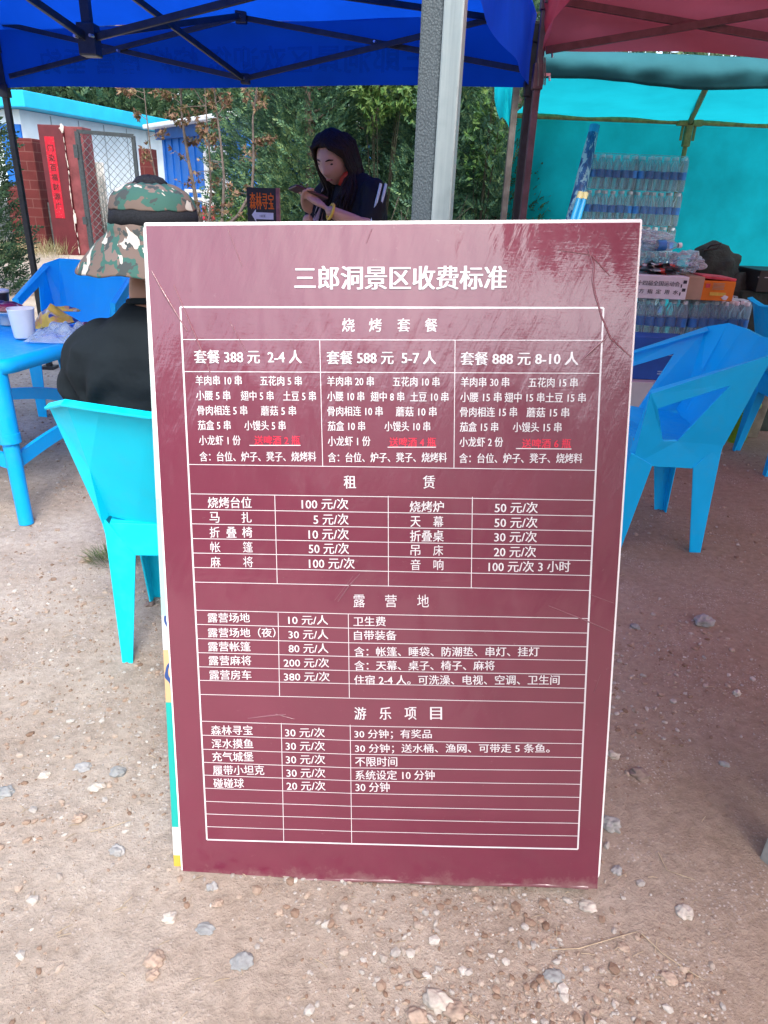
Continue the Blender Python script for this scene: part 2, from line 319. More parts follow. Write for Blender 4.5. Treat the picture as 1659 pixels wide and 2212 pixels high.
# ------------------------------------------------------------------ builders
def WM(o):
    m = o.matrix_basis.copy()
    while o.parent: o = o.parent; m = o.matrix_basis @ m
    return m
class MB:
    def __init__(s): s.v = []; s.f = []; s.mi = []; s.sm = []
    def add(s, vs, fs, mi=0, smooth=False):
        b = len(s.v); s.v += [Vector(v) for v in vs]; s.f += [tuple(i + b for i in f) for f in fs]
        s.mi += [mi] * len(fs); s.sm += [smooth] * len(fs)
    def box(s, c, size, rot=None, mi=0, bev=0):
        c = Vector(c); hx, hy, hz = [q / 2 for q in size]; rot = rot or Matrix.Identity(3)
        if bev <= 0:
            vs = [Vector((x, y, z)) for x in (-hx, hx) for y in (-hy, hy) for z in (-hz, hz)]
            fs = [(0, 1, 3, 2), (4, 6, 7, 5), (0, 4, 5, 1), (2, 3, 7, 6), (0, 2, 6, 4), (1, 5, 7, 3)]
            s.add([c + rot @ v for v in vs], fs, mi); return
        bm = bmesh.new(); bmesh.ops.create_cube(bm, size=1)
        for v in bm.verts: v.co = Vector((v.co.x * size[0], v.co.y * size[1], v.co.z * size[2]))
        bmesh.ops.bevel(bm, geom=bm.edges[:], offset=bev, segments=2, affect='EDGES', profile=.6)
        bm.verts.index_update(); s.add([c + rot @ v.co for v in bm.verts], [[v.index for v in f.verts] for f in bm.faces], mi); bm.free()
    def bar(s, a, b, w, h=None, mi=0, up=None, bev=0):             # square bar from a to b
        a = Vector(a); b = Vector(b); h = h or w; dv = b - a; z = dv.normalized()
        u = Vector(up) if up else (Vector((0, 0, 1)) if abs(z.z) < .9 else Vector((0, 1, 0)))
        x = u.cross(z).normalized(); y = z.cross(x); rot = Matrix((x, y, z)).transposed()
        s.box((a + b) / 2, (w, h, dv.length), rot, mi, bev)
    def tube(s, pts, rad, n=10, mi=0, cap=True, smooth=True):
        pts = [Vector(p) for p in pts]; rr = rad if isinstance(rad, (list, tuple)) else [rad] * len(pts)
        vs = []; prev = None
        for i, p in enumerate(pts):
            t = (pts[min(i + 1, len(pts) - 1)] - pts[max(i - 1, 0)]).normalized()
            if prev is None: x = t.orthogonal().normalized()
            else: x = (prev - prev.dot(t) * t).normalized()
            prev = x; y = t.cross(x)
            vs += [p + (x * math.cos(2 * math.pi * k / n) + y * math.sin(2 * math.pi * k / n)) * rr[i] for k in range(n)]
        fs = [(i * n + k, i * n + (k + 1) % n, (i + 1) * n + (k + 1) % n, (i + 1) * n + k) for i in range(len(pts) - 1) for k in range(n)]
        s.add(vs, fs, mi, smooth)
        if cap: s.add(vs[:n], [tuple(range(n))[::-1]], mi); s.add(vs[-n:], [tuple(range(n))], mi)
    def lathe(s, prof, c=(0, 0, 0), n=28, mi=0, smooth=True, rot=None, fn=None):
        c = Vector(c); vs = []; rot = rot or Matrix.Identity(3)
        for rr, z in prof:
            for k in range(n):
                a = 2 * math.pi * k / n; p = Vector((rr * math.cos(a), rr * math.sin(a), z))
                if fn: p = fn(p, a)
                vs.append(c + rot @ p)
        fs = [(i * n + k, i * n + (k + 1) % n, (i + 1) * n + (k + 1) % n, (i + 1) * n + k) for i in range(len(prof) - 1) for k in range(n)]
        s.add(vs, fs, mi, smooth)
    def quad(s, *p, mi=0): s.add(p, [tuple(range(len(p)))], mi)
    def grid(s, fn, nu, nv, mi=0, smooth=True):
        vs = [fn(i / nu, j / nv) for j in range(nv + 1) for i in range(nu + 1)]
        fs = [(j * (nu + 1) + i, j * (nu + 1) + i + 1, (j + 1) * (nu + 1) + i + 1, (j + 1) * (nu + 1) + i) for j in range(nv) for i in range(nu)]
        s.add(vs, fs, mi, smooth)
    def blob(s, c, size, seed=0, rough=.25, mi=0, sub=2, rot=None, smooth=False, fq=1.6):
        bm = bmesh.new(); bmesh.ops.create_icosphere(bm, subdivisions=sub, radius=1)
        c = Vector(c); rot = rot or Matrix.Identity(3)
        for v in bm.verts:
            k = 1 + rough * noise.noise(v.co * fq + Vector((seed * 7.3, seed * 3.1, seed))) * 2
            v.co = Vector((v.co.x * size[0], v.co.y * size[1], v.co.z * size[2])) * k
        bm.verts.index_update(); s.add([c + rot @ v.co for v in bm.verts], [[v.index for v in f.verts] for f in bm.faces], mi, smooth); bm.free()
    def build(s, name, mats, parent=None, solid=0, bevel=0, sub=0, weld=False):
        me = bpy.data.meshes.new(name); inv = WM(parent).inverted() if parent else Matrix.Identity(4)
        me.from_pydata([inv @ v for v in s.v], [], s.f)
        for m in (mats if isinstance(mats, (list, tuple)) else [mats]): me.materials.append(M[m])
        me.polygons.foreach_set('material_index', s.mi); me.polygons.foreach_set('use_smooth', s.sm); me.update()
        if weld:
            bm = bmesh.new(); bm.from_mesh(me); bmesh.ops.remove_doubles(bm, verts=bm.verts[:], dist=2e-4); bmesh.ops.recalc_face_normals(bm, faces=bm.faces[:]); bm.to_mesh(me); bm.free()
        o = bpy.data.objects.new(name, me); COL.objects.link(o); o.parent = parent
        if solid: q = o.modifiers.new('solid', 'SOLIDIFY'); q.thickness = solid; q.offset = 0
        if bevel: q = o.modifiers.new('bevel', 'BEVEL'); q.width = bevel; q.segments = 2; q.limit_method = 'ANGLE'
        if sub: q = o.modifiers.new('sub', 'SUBSURF'); q.levels = q.render_levels = sub
        return o
def tag(o, label=None, cat=None, group=None, kind=None):
    if label: o['label'] = label
    if cat: o['category'] = cat
    if group: o['group'] = group
    if kind: o['kind'] = kind
    return o
def thing(name, label, cat, loc=(0, 0, 0), group=None, rz=0):
    o = bpy.data.objects.new(name, None); COL.objects.link(o); o.empty_display_size = .1
    o.matrix_basis = Matrix.Translation(loc) @ Matrix.Rotation(rz, 4, 'Z'); return tag(o, label, cat, group)
def dup(o, parent=None):
    c = o.copy(); COL.objects.link(c); c.parent = parent
    for ch in list(o.children): dup(ch, c)
    return c
def mesh_np(name, V, F, mat, parent=None, smooth=False):            # arrays -> one mesh object
    me = bpy.data.meshes.new(name); k = F.shape[1]
    if parent: V = V - np.array(WM(parent).translation)
    me.vertices.add(len(V)); me.vertices.foreach_set('co', V.astype(np.float32).ravel())
    me.loops.add(F.size); me.loops.foreach_set('vertex_index', F.astype(np.int32).ravel())
    me.polygons.add(len(F)); me.polygons.foreach_set('loop_start', np.arange(0, F.size, k, dtype=np.int32))
    me.polygons.foreach_set('use_smooth', np.full(len(F), smooth)); me.materials.append(M[mat]); me.update(calc_edges=True); me.validate()
    o = bpy.data.objects.new(name, me); COL.objects.link(o); o.parent = parent; return o
def scatter(tv, tf, loc, rot, scale):                               # many small copies as arrays
    k, n = len(loc), len(tv)
    V = np.einsum('kij,nj->kni', rot, tv) * scale[:, None, None] + loc[:, None, :]
    F = (np.asarray(tf)[None] + (np.arange(k) * n)[:, None, None]).reshape(-1, len(tf[0]))
    return V.reshape(-1, 3), F
def frames(dirs, roll):                                             # rotation matrices with x along dirs
    d_ = dirs / np.linalg.norm(dirs, axis=1)[:, None]
    a = np.where(np.abs(d_[:, 2:3]) < .9, np.array([[0, 0, 1.]]), np.array([[1., 0, 0]]))
    y = np.cross(a, d_); y /= np.linalg.norm(y, axis=1)[:, None]; z = np.cross(d_, y)
    c, s_ = np.cos(roll)[:, None], np.sin(roll)[:, None]
    return np.stack([d_, y * c + z * s_, z * c - y * s_], axis=2)
def text_mesh(body, bold=0.0, hx=0):
    cu = bpy.data.curves.new('lettering', 'FONT'); cu.body = body; cu.offset = bold; cu.resolution_u = 2
    o = bpy.data.objects.new('lettering', cu); COL.objects.link(o)
    dg = bpy.context.evaluated_depsgraph_get(); me = bpy.data.meshes.new_from_object(o.evaluated_get(dg))
    vs = [v.co.copy() for v in me.vertices]; fs = [tuple(p.vertices) for p in me.polygons]
    bpy.data.objects.remove(o); bpy.data.curves.remove(cu); bpy.data.meshes.remove(me); return vs, fs
def put_text(mb, body, org, ux, uy, w, h, bold=.0, fat=0, mi=0, nrm=None, mirror=False):
    """fit the text into a w x h box whose lower left corner is org, along unit vectors ux, uy"""
    vs, fs = text_mesh(body, bold)
    x0 = min(v.x for v in vs); x1 = max(v.x for v in vs); y0 = min(v.y for v in vs); y1 = max(v.y for v in vs)
    nrm = nrm or ux.cross(uy)
    for k in range(-fat, fat + 1):
        P = []
        for v in vs:
            a = (v.x - x0) / (x1 - x0)
            if mirror: a = 1 - a
            P.append(org + ux * (a * w + k * h * .013) + uy * ((v.y - y0) / (y1 - y0) * h) + nrm * (.00012 * (k + fat)))
        mb.add(P, fs if not mirror else [f[::-1] for f in fs], mi)
def skin_mesh(chains, voxel=None, extra=None, sub=2):
    """chains: (points, radii) laid out as skinned limbs; joined, and remeshed to one continuous surface when voxel is set"""
    objs = []
    for pts, rad in chains:
        me = bpy.data.meshes.new('s'); me.from_pydata([Vector(p) for p in pts], [(i, i + 1) for i in range(len(pts) - 1)], [])
        o = bpy.data.objects.new('s', me); COL.objects.link(o)
        o.modifiers.new('k', 'SKIN'); q = o.modifiers.new('u', 'SUBSURF'); q.levels = q.render_levels = sub
        for i, rr in enumerate(rad):
            sv = me.skin_vertices[0].data[i]; sv.radius = (rr, rr) if isinstance(rr, (int, float)) else rr; sv.use_root = (i == 0)
        objs.append(o)
    dg = bpy.context.evaluated_depsgraph_get(); dg.update(); V = []; F = []
    for o in objs:
        me = bpy.data.meshes.new_from_object(o.evaluated_get(dg)); b = len(V)
        V += [v.co.copy() for v in me.vertices]; F += [tuple(i + b for i in p.vertices) for p in me.polygons]
        bpy.data.meshes.remove(me)
    for o in objs: m_ = o.data; bpy.data.objects.remove(o); bpy.data.meshes.remove(m_)
    for vs, fs in (extra or []):
        b = len(V); V += [Vector(v) for v in vs]; F += [tuple(i + b for i in f) for f in fs]
    if voxel:
        me = bpy.data.meshes.new('s'); me.from_pydata(V, [], F); o = bpy.data.objects.new('s', me); COL.objects.link(o)
        q = o.modifiers.new('r', 'REMESH'); q.mode = 'VOXEL'; q.voxel_size = voxel
        q = o.modifiers.new('m', 'SMOOTH'); q.factor = .5; q.iterations = 4
        dg = bpy.context.evaluated_depsgraph_get(); dg.update(); e = bpy.data.meshes.new_from_object(o.evaluated_get(dg))
        V = [v.co.copy() for v in e.vertices]; F = [tuple(p.vertices) for p in e.polygons]
        bpy.data.objects.remove(o); bpy.data.meshes.remove(me); bpy.data.meshes.remove(e)
    return V, F
def from_vf(name, VF, mat, parent, smooth=True):
    mb = MB(); mb.add(VF[0], VF[1], 0, smooth); return mb.build(name, mat, parent)

#==SETTING==
# ------------------------------------------------------------------ ground
def gz(x, y):
    p = Vector((x, y, 0)); k = 1 if y > .2 else .6
    return k * (.006 * noise.noise(p * 2.2) + .004 * noise.noise(p * 9) + .05 * noise.noise(p * .25) * min(1, max(0, (abs(y - 2) - 5) / 8)))
def axis(a, b, fine, lo, hi):
    out = list(np.arange(a, b, fine)); s = fine; x = b
    while x < hi: out.append(x); s *= 1.22; x += s
    s = fine; x = a - fine
    pre = []
    while x > lo: pre.append(x); s *= 1.22; x -= s
    return pre[::-1] + out
xs = axis(-2.2, 2.4, .03, -160, 160); ys = axis(.45, 4.2, .03, -160, 260)
gv = np.array([(x, y, gz(x, y)) for y in ys for x in xs]); nx = len(xs)
gi = np.arange((len(ys) - 1) * nx).reshape(len(ys) - 1, nx)[:, :-1].ravel()
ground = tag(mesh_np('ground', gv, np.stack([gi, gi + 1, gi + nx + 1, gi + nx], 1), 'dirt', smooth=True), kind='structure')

def ico(sub):
    bm = bmesh.new(); bmesh.ops.create_icosphere(bm, subdivisions=sub, radius=1); bm.verts.index_update()
    v = np.array([x.co[:] for x in bm.verts]); f_ = np.array([[q.index for q in p.verts] for p in bm.faces]); bm.free(); return v, f_
iv, fi = ico(1)
GV = []; GF = []; off = 0
for t_ in range(9):
    tv = iv * np.array([1, rng.uniform(.6, .95), rng.uniform(.4, .7)]) * (1 + rng.uniform(-.28, .28, (len(iv), 1)))
    n_ = 4600
    u = rng.uniform(0, 1, n_); Yp = .55 + 4.2 * u ** 1.5
    Xp = rng.uniform(-1, 1, n_) * (Yp * .62 + .15)
    cl = np.array([noise.noise(Vector((a * 1.7, b * 1.7, 3.3))) for a, b in zip(Xp, Yp)])
    keep = (cl + rng.uniform(-.45, .35, n_) + np.where(Xp < .35, .18, -.12)) > -.05
    Xp, Yp = Xp[keep], Yp[keep]; n_ = len(Xp)
    sz = .0014 + .0026 * rng.exponential(.7, n_); big = rng.uniform(0, 1, n_) < .022; sz[big] = rng.uniform(.005, .011, big.sum()); sz = np.minimum(sz, .012)
    loc = np.stack([Xp, Yp, [gz(a, b) for a, b in zip(Xp, Yp)] + sz * .12], 1)
    ang = rng.uniform(0, 6.28, n_); c_, s_ = np.cos(ang), np.sin(ang); z0 = np.zeros(n_); o1 = np.ones(n_)
    rot = np.stack([np.stack([c_, -s_, z0], 1), np.stack([s_, c_, z0], 1), np.stack([z0, z0, o1], 1)], 1)
    V_, F_ = scatter(tv, fi, loc, rot, sz); GV.append(V_); GF.append(F_ + off); off += len(V_)
tag(mesh_np('gravel', np.concatenate(GV), np.concatenate(GF), 'gravel'), 'fine brown and grey gravel strewn over the dirt', 'gravel', kind='stuff')
# dry straw bits
mb = MB()
for i in range(260):
    y = .6 + 3 * random.random() ** 1.4; x = random.uniform(-1, 1) * (y * .6 + .1); a = random.uniform(0, 6.28); L = random.uniform(.008, .03)
    p = Vector((x, y, gz(x, y) + .002)); q = p + Vector((math.cos(a) * L, math.sin(a) * L, random.uniform(0, .004)))
    mb.tube([p, (p + q) / 2 + Vector((0, 0, .002)), q], .0007, 4)
tag(mb.build('straw', 'straw'), 'scraps of dry straw scattered over the dirt', 'straw', kind='stuff')
def stalk(pts, label):
    mb = MB(); P = [gnd(*p) for p in pts]; P = [Vector((p.x, p.y, gz(p.x, p.y) + .004)) for p in P]
    mb.tube(P, [.0010] * (len(P) - 1) + [.0006], 5); tag(mb.build('dry_stalk', 'straw'), label, 'stalk', 'dry stalks on the dirt')
stalk([(1182, 2054), (1250, 2050), (1320, 2030), (1375, 2016)], 'straight dry stalk lying low right of the board, slanting up to the right')
stalk([(1384, 2020), (1430, 2062), (1480, 2095), (1522, 2118)], 'thin pale stalk with bent tip running down to the lower right')
stalk([(1420, 1847), (1440, 1885), (1470, 1895), (1500, 1905)], 'curved thin stalk on the dirt beside the grey timber leg')
stalk([(195, 1800), (240, 1790), (285, 1772)], 'dry stalk on the pale dirt left of the board foot')
# stones that stand out
STONES = [(1520, 1347, .036, 'st_grey', 'largest stone, pale grey and rounded, behind the right chair legs', .8), (1372, 1354, .018, 'st_blue', 'bluish stone close to the right edge of the board', .7),
 (1323, 1633, .017, 'st_pale', 'whitish stone touching the right edge of the board', .8), (1382, 1675, .027, 'st_brown', 'brown half buried stone right of the board', .6),
 (1318, 1785, .024, 'st_grey', 'grey stone half hidden behind the lower right edge of the board', .9), (1478, 1972, .018, 'st_pale', 'lone pale angular stone below right of the board', .7),
 (1591, 1498, .016, 'st_pale', 'small pale stone near the right border at chair foot height', .8), (1564, 1650, .014, 'st_grey', 'dark speckled stone in the brown dirt above the timber leg', .6),
 (1332, 1881, .013, 'st_grey', 'small square grey stone by the lower right corner of the board', .6), (1271, 1956, .018, 'st_pale', 'flat white stone just under the right corner of the board', .5),
 (1196, 2107, .02, 'st_blue', 'bluish white stone sunk in dirt in front of the board', .4), (1444, 2114, .018, 'st_tan', 'smooth tan stone beside the bent pale stalk', .5),
 (1346, 2046, .013, 'st_tan', 'pinkish oval pebble between the two stalks', .5), (186, 1212, .023, 'st_tan', 'brown lump of stone left of the grass tuft', .8),
 (179, 1658, .021, 'st_grey', 'wide flat grey stone in the left dirt', .4), (254, 1671, .02, 'st_blue', 'dark blue grey stone left of the board', .8),
 (210, 1704, .02, 'st_pale', 'pale angular stone below the blue grey one', .6), (97, 1675, .014, 'st_pale', 'small rounded pale stone beside a thin twig at left', .7),
 (12, 1712, .02, 'st_blue', 'bluish stone at the very left border', .6), (172, 1772, .016, 'st_tan', 'upright egg shaped tan pebble in the left dirt', .9),
 (254, 1840, .018, 'st_grey', 'grey stone nearest the yellow lower corner of the board', .8), (323, 1306, .02, 'st_brown', 'dark stone behind the legs of the cyan chair', .6),
 (368, 1983, .015, 'st_pale', 'cream pebble in the pale dirt below the left board corner', .7), (333, 2075, .02, 'st_tan', 'pale slanted stone above a cluster of clods at lower left', .6),
 (459, 1918, .012, 'st_grey', 'grey chip tucked against the bottom edge of the board', .9), (470, 1952, .012, 'st_tan', 'tan pebble in front of the bottom edge of the board', .8),
 (444, 2006, .02, 'st_blue', 'blue grey streaked stone sunk flush in the pale dirt', .25), (525, 2078, .022, 'st_blue', 'larger bluish stone sunk flush near the bottom of the picture', .3),
 (945, 2165, .026, 'st_pale', 'big cream stone at the bottom border', .7), (985, 2188, .022, 'st_tan', 'tan clod touching the cream stone at the bottom border', .7),
 (900, 2200, .02, 'st_tan', 'brownish clod left of the cream stone at the bottom border', .6), (330, 2108, .013, 'st_tan', 'small tan clod under the pale slanted stone', .8)]
for i, (x, y, rr, m, lab, hz) in enumerate(STONES):
    p = gnd(x, y); mb = MB()
    rr *= .86; mb.blob((p.x, p.y, gz(p.x, p.y) + rr * hz * .22), (rr, rr * random.uniform(.65, .9), rr * hz * .8), i + 1, .22, rot=Matrix.Rotation(random.uniform(-.8, .8), 3, 'Z'), sub=4, fq=1.9, smooth=True)
    tag(mb.build('stone', m), lab, 'stone', 'loose stones on the dirt')

# ------------------------------------------------------------------ leaves and trees
def spray_template():
    v = []; f_ = []
    for k in range(7):
        x0 = .1 + .12 * k; sgn = -1 if k % 2 else 1; L = .42 * (1 - .08 * k); w = .075
        if k == 6: tip = (1.15, 0, .0)
        else: tip = (x0 + L * .75, sgn * L * .62, .03 * sgn)
        dx, dy = tip[0] - x0, tip[1]; l_ = math.hypot(dx, dy); px_, py_ = -dy / l_ * w, dx / l_ * w
        mx, my = x0 + dx * .5, dy * .5; b = len(v)
        v += [(x0, 0, 0), (mx + px_, my + py_, .03), tip, (mx - px_, my - py_, -.03)]; f_.append((b, b + 1, b + 2, b + 3))
    return np.array(v), f_
SPV, SPF = spray_template()
def leaf_template():
    return np.array([(0, 0, 0), (.45, .2, .04), (1, 0, -.06), (.45, -.2, .04), (0, 0, 0), (.3, .42, .08), (.75, .72, 0), (.62, .25, .05), (0, 0, 0), (.62, -.25, .05), (.75, -.72, 0), (.3, -.42, .08)]), [(0, 1, 2, 3), (4, 5, 6, 7), (8, 9, 10, 11)]
LFV, LFF = leaf_template()
def conifer(x, y, H, R, mat, label, group, n=2600, size=.13, seed=0, low=.05, trunk=True, name='conifer_tree'):
    t = thing(name, label, 'tree', (x, y, 0), group); g = np.random.default_rng(seed)
    if trunk:
        mb = MB(); mb.tube([(x, y, -.05), (x + .03, y, H * .3), (x, y + .03, H * .65), (x, y, H * .95)], [.07 * R + .03, .05 * R + .02, .03, .008], 8)
        for i in range(26):
            h = g.uniform(.08, .85) * H; a = g.uniform(0, 6.28); L = R * (1 - h / H) ** .7 * g.uniform(.6, .95)
            mb.tube([(x, y, h), (x + math.cos(a) * L * .5, y + math.sin(a) * L * .5, h + .12 * L), (x + math.cos(a) * L, y + math.sin(a) * L, h + .35 * L)], [.014, .01, .003], 5)
        mb.build('trunk', 'bark', t)
    tt = low + (1 - low) * (1 - g.uniform(0, 1, n) ** .62); a = g.uniform(0, 6.283, n)
    lump = np.array([noise.noise(Vector((math.cos(q) * 2.0, math.sin(q) * 2.0, h * H * 1.5 + seed * 5))) for q, h in zip(a, tt)])
    rr = R * (1 - tt) ** .6 * (1 + .75 * lump) * (1 - .5 * g.uniform(0, 1, n) ** 2.0)
    loc = np.stack([x + np.cos(a) * rr, y + np.sin(a) * rr, tt * H + g.normal(0, .05, n)], 1)
    dirs = np.stack([np.cos(a) + g.normal(0, .45, n), np.sin(a) + g.normal(0, .45, n), g.uniform(.1, 1.1, n)], 1)
    V_, F_ = scatter(SPV, SPF, loc, frames(dirs, g.uniform(0, 6.28, n)), size * g.uniform(.6, 1.35, n))
    mesh_np('crown', V_, F_, mat, t); return t
HG = 'conifers of the hedge behind the woman'
conifer(-1.22, 7.5, 4.6, .62, 'conifer', 'green conifer with a grey trunk beside the reddish saplings', HG, 9000, .10, 1)
conifer(-.78, 6.7, 4.2, .58, 'conifer', 'dense conifer behind the black arrow sign', HG, 9500, .092, 2)
conifer(-.22, 6.9, 4.4, .66, 'conifer', 'blue green conifer directly behind the head of the woman', HG, 9500, .092, 3)
conifer(.36, 6.6, 4.3, .62, 'conifer', 'conifer behind the grey foam strip of the steel post', HG, 9000, .092, 4)
conifer(.92, 6.4, 4.0, .52, 'conifer', 'conifer between the steel post and the teal tent', HG, 8500, .09, 5)
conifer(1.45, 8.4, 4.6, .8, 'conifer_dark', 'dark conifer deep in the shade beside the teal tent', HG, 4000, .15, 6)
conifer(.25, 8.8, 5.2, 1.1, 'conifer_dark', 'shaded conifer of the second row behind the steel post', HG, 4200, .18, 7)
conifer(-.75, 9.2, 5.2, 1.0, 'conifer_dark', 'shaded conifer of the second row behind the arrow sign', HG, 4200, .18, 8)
# a broadleaf shrub with fresh leaves growing through the hedge
def shrub(x, y, z0, z1, R, label, mat, n=420, size=.07, seed=0, name='leafy_shrub'):
    t = thing(name, label, 'shrub', (x, y, 0)); g = np.random.default_rng(seed); mb = MB()
    for i in range(9):
        a = g.uniform(0, 6.28); q = g.uniform(.3, .9) * R
        mb.tube([(x, y, 0), (x + math.cos(a) * q * .4, y + math.sin(a) * q * .4, z1 * .5), (x + math.cos(a) * q, y + math.sin(a) * q, z1 * g.uniform(.8, 1))], [.006, .004, .002], 5)
    mb.build('stem', 'dark_twig', t)
    P = g.normal(0, 1, (n, 3)); P /= np.linalg.norm(P, axis=1)[:, None]; P *= g.uniform(.4, 1, (n, 1)) ** .5
    lump = np.array([noise.noise(Vector(p) * 2 + Vector((seed, 0, 0))) for p in P]); P *= (1 + .6 * lump)[:, None]
    loc = np.array([x, y, (z0 + z1) / 2]) + P * np.array([R, R * .7, (z1 - z0) / 2])
    V_, F_ = scatter(LFV, LFF, loc, frames(g.normal(0, 1, (n, 3)) + np.array([0, -.4, -.3]), g.uniform(0, 6.28, n)), size * g.uniform(.6, 1.3, n))
    mesh_np('foliage', V_, F_, mat, t)
shrub(-.13, 6.22, 1.75, 2.25, .30, 'bright green leafy branches above the head of the woman', 'conifer_fresh', 900, .05, 3)
shrub(-1.28, 6.3, .3, 1.15, .26, 'low bright green bush left of the arrow sign', 'conifer_fresh', 800, .04, 5)
shrub(.66, 6.05, 1.3, 2.0, .15, 'yellow green twig of leaves right of the steel post', 'conifer_fresh', 260, .045, 9)
# bare brush under the hedge
t = thing('bare_bush', 'tangle of bare grey twigs right of the woman', 'bush', (.0, 6.0, 0)); mb = MB()
for i in range(70):
    b = Vector((random.uniform(-.15, .35), random.uniform(5.7, 6.0), 0)); P = [b]; dv = Vector((random.uniform(-.5, .5), random.uniform(-.3, .2), 1))
    for k in range(5): b = b + dv.normalized() * random.uniform(.18, .3); P.append(b); dv += Vector((random.uniform(-.6, .6), random.uniform(-.4, .4), random.uniform(-.2, .2)))
    mb.tube(P, [.006, .005, .004, .003, .002, .0015], 4)
mb.build('twig', 'twig', t)
t = thing('bare_bush', 'spread of thin dead twigs behind the phone of the woman', 'bush', (-.55, 5.8, 0)); mb = MB()
for i in range(46):
    b = Vector((random.uniform(-.75, -.35), random.uniform(5.6, 5.9), .35)); P = [b]; dv = Vector((random.uniform(-1, 1), random.uniform(-.3, .2), .8))
    for k in range(4): b = b + dv.normalized() * random.uniform(.12, .24); P.append(b); dv += Vector((random.uniform(-.7, .7), 0, random.uniform(-.3, .1)))
    mb.tube(P, [.005, .004, .003, .002, .0015], 4)
mb.build('twig', 'twig', t)
# reddish saplings
def sapling(pts, Y, label, seed, r0=.016, dens=1.0):
    P = [at(x, y, Y) for x, y in pts]; g0 = P[0].copy(); g0.z = 0; P = [g0] + P if P[0].z > .05 else P
    top = P[-1] + (P[-1] - P[-2]).normalized() * .5; P.append(top)
    t = thing('red_sapling', label, 'sapling', P[0], 'slender saplings with reddish leaves'); g = np.random.default_rng(seed); mb = MB()
    n = len(P); mb.tube(P, [r0 * (1 - .8 * i / (n - 1)) for i in range(n)], 6); L = []; D = []
    for i in range(1, n):
        a, b = P[i - 1], P[i]; k = int(max(2, (b - a).length * 15 * dens))
        for j in range(k):
            q = a.lerp(b, g.uniform(0, 1)); hgt = q.z
            ln = g.uniform(.05, .16) + (.16 * g.uniform(.2, 1) if hgt > 1.65 else 0)
            dv = Vector((g.normal(0, 1), g.normal(0, .6), g.uniform(-.1, .9))).normalized(); e = q + dv * ln
            mb.tube([q, (q + e) / 2 + Vector((0, 0, .01)), e], [.004, .003, .0015], 4)
            m_ = 6 if hgt < 1.5 else 22
            for c in range(m_):
                L.append(q.lerp(e, g.uniform(.4, 1.05)) + Vector(g.normal(0, .015, 3))); D.append(np.array(dv) + g.normal(0, .8, 3) + np.array([0, 0, -.4]))
    mb.build('trunk', 'twig', t); k = len(L)
    V_, F_ = scatter(LFV, LFF, np.array([tuple(p) for p in L]), frames(np.array(D), g.uniform(0, 6.28, k)), g.uniform(.02, .046, k))
    mesh_np('crown', V_, F_, 'red_leaf', t)
sapling([(440, 500), (425, 440), (418, 400), (406, 340), (394, 260), (390, 180)], 6.4, 'thickest reddish sapling leaning over the blue wall', 31, .026, 1.1)
sapling([(448, 500), (452, 470), (456, 420), (454, 350), (448, 280), (442, 180)], 6.3, 'straight thin sapling in front of the blue wall', 32, .015)
sapling([(478, 500), (482, 440), (484, 380), (476, 300), (468, 240), (462, 180)], 6.2, 'sapling crossing the white window of the blue building', 33, .017)
sapling([(475, 500), (515, 465), (545, 410), (548, 340), (546, 260), (556, 180)], 6.0, 'curved sapling bending up against the green conifers', 34, .018)
sapling([(360, 500), (340, 400), (326, 330), (318, 260), (310, 180)], 6.8, 'sparse sapling in front of the brick pier behind the hat', 35, .012, .8)
# trees behind the hut and at the left
FG = 'trees beyond the white hut'
for i, (px, Y, H, Rr, lab) in enumerate([(60, 26, 7.5, 2.4, 'hazy green tree over the left end of the turquoise roof'), (170, 27, 8, 2.2, 'pale green tree over the middle of the turquoise roof'),
        (265, 26, 8, 2.0, 'darker tree over the right part of the turquoise roof'), (350, 27, 8, 2.2, 'leafy tree behind the tops of the reddish saplings'), (440, 29, 9, 2.4, 'tree beyond the white roof of the blue building'), (540, 28, 9, 2.4, 'far tree showing between the conifers')]):
    p = at(px, 300, Y); conifer(p.x, p.y, H, Rr, 'far_leaf', lab, FG, 2400, .42, 50 + i, .1, True, 'broad_tree')
conifer(-4.9, 8.4, 4.2, .72, 'conifer_dark', 'dark conifer at the left border behind the tent leg', None, 3000, .15, 61, .0)
# woods behind everything and behind the camera (seen in the glossy board only)
def woods(name, pts, label, seed, size, mat, n):
    g = np.random.default_rng(seed); L = []
    for (x, y, H, Rr) in pts:
        a = g.uniform(0, 6.28, n); h = g.uniform(0, 1, n); rr = Rr * (1 - h ** 2) ** .5 * (1 + .3 * g.normal(0, 1, n))
        L.append(np.stack([x + np.cos(a) * rr, y + np.sin(a) * rr, h * H], 1))
    L = np.concatenate(L); k = len(L)
    V_, F_ = scatter(SPV, SPF, L, frames(g.normal(0, 1, (k, 3)) + np.array([0, 0, .5]), g.uniform(0, 6.28, k)), size * g.uniform(.6, 1.4, k))
    tag(mesh_np(name, V_, F_, mat), label, 'woods', kind='stuff')
woods('woods', [(x, 40 + random.uniform(-3, 3), random.uniform(7, 11), 3.4) for x in range(-26, 30, 3)], 'far belt of green woodland behind the buildings', 71, 1.3, 'far_leaf', 420)
woods('woods', [(x, -15 + random.uniform(-2, 2) - .02 * x * x * 0, (4.2 if x < -2 else 5.6) + random.uniform(-1, 1), 2.6) for x in range(-26, 27, 3)], 'woodland on the open side facing the board', 72, .9, 'far_leaf', 380)

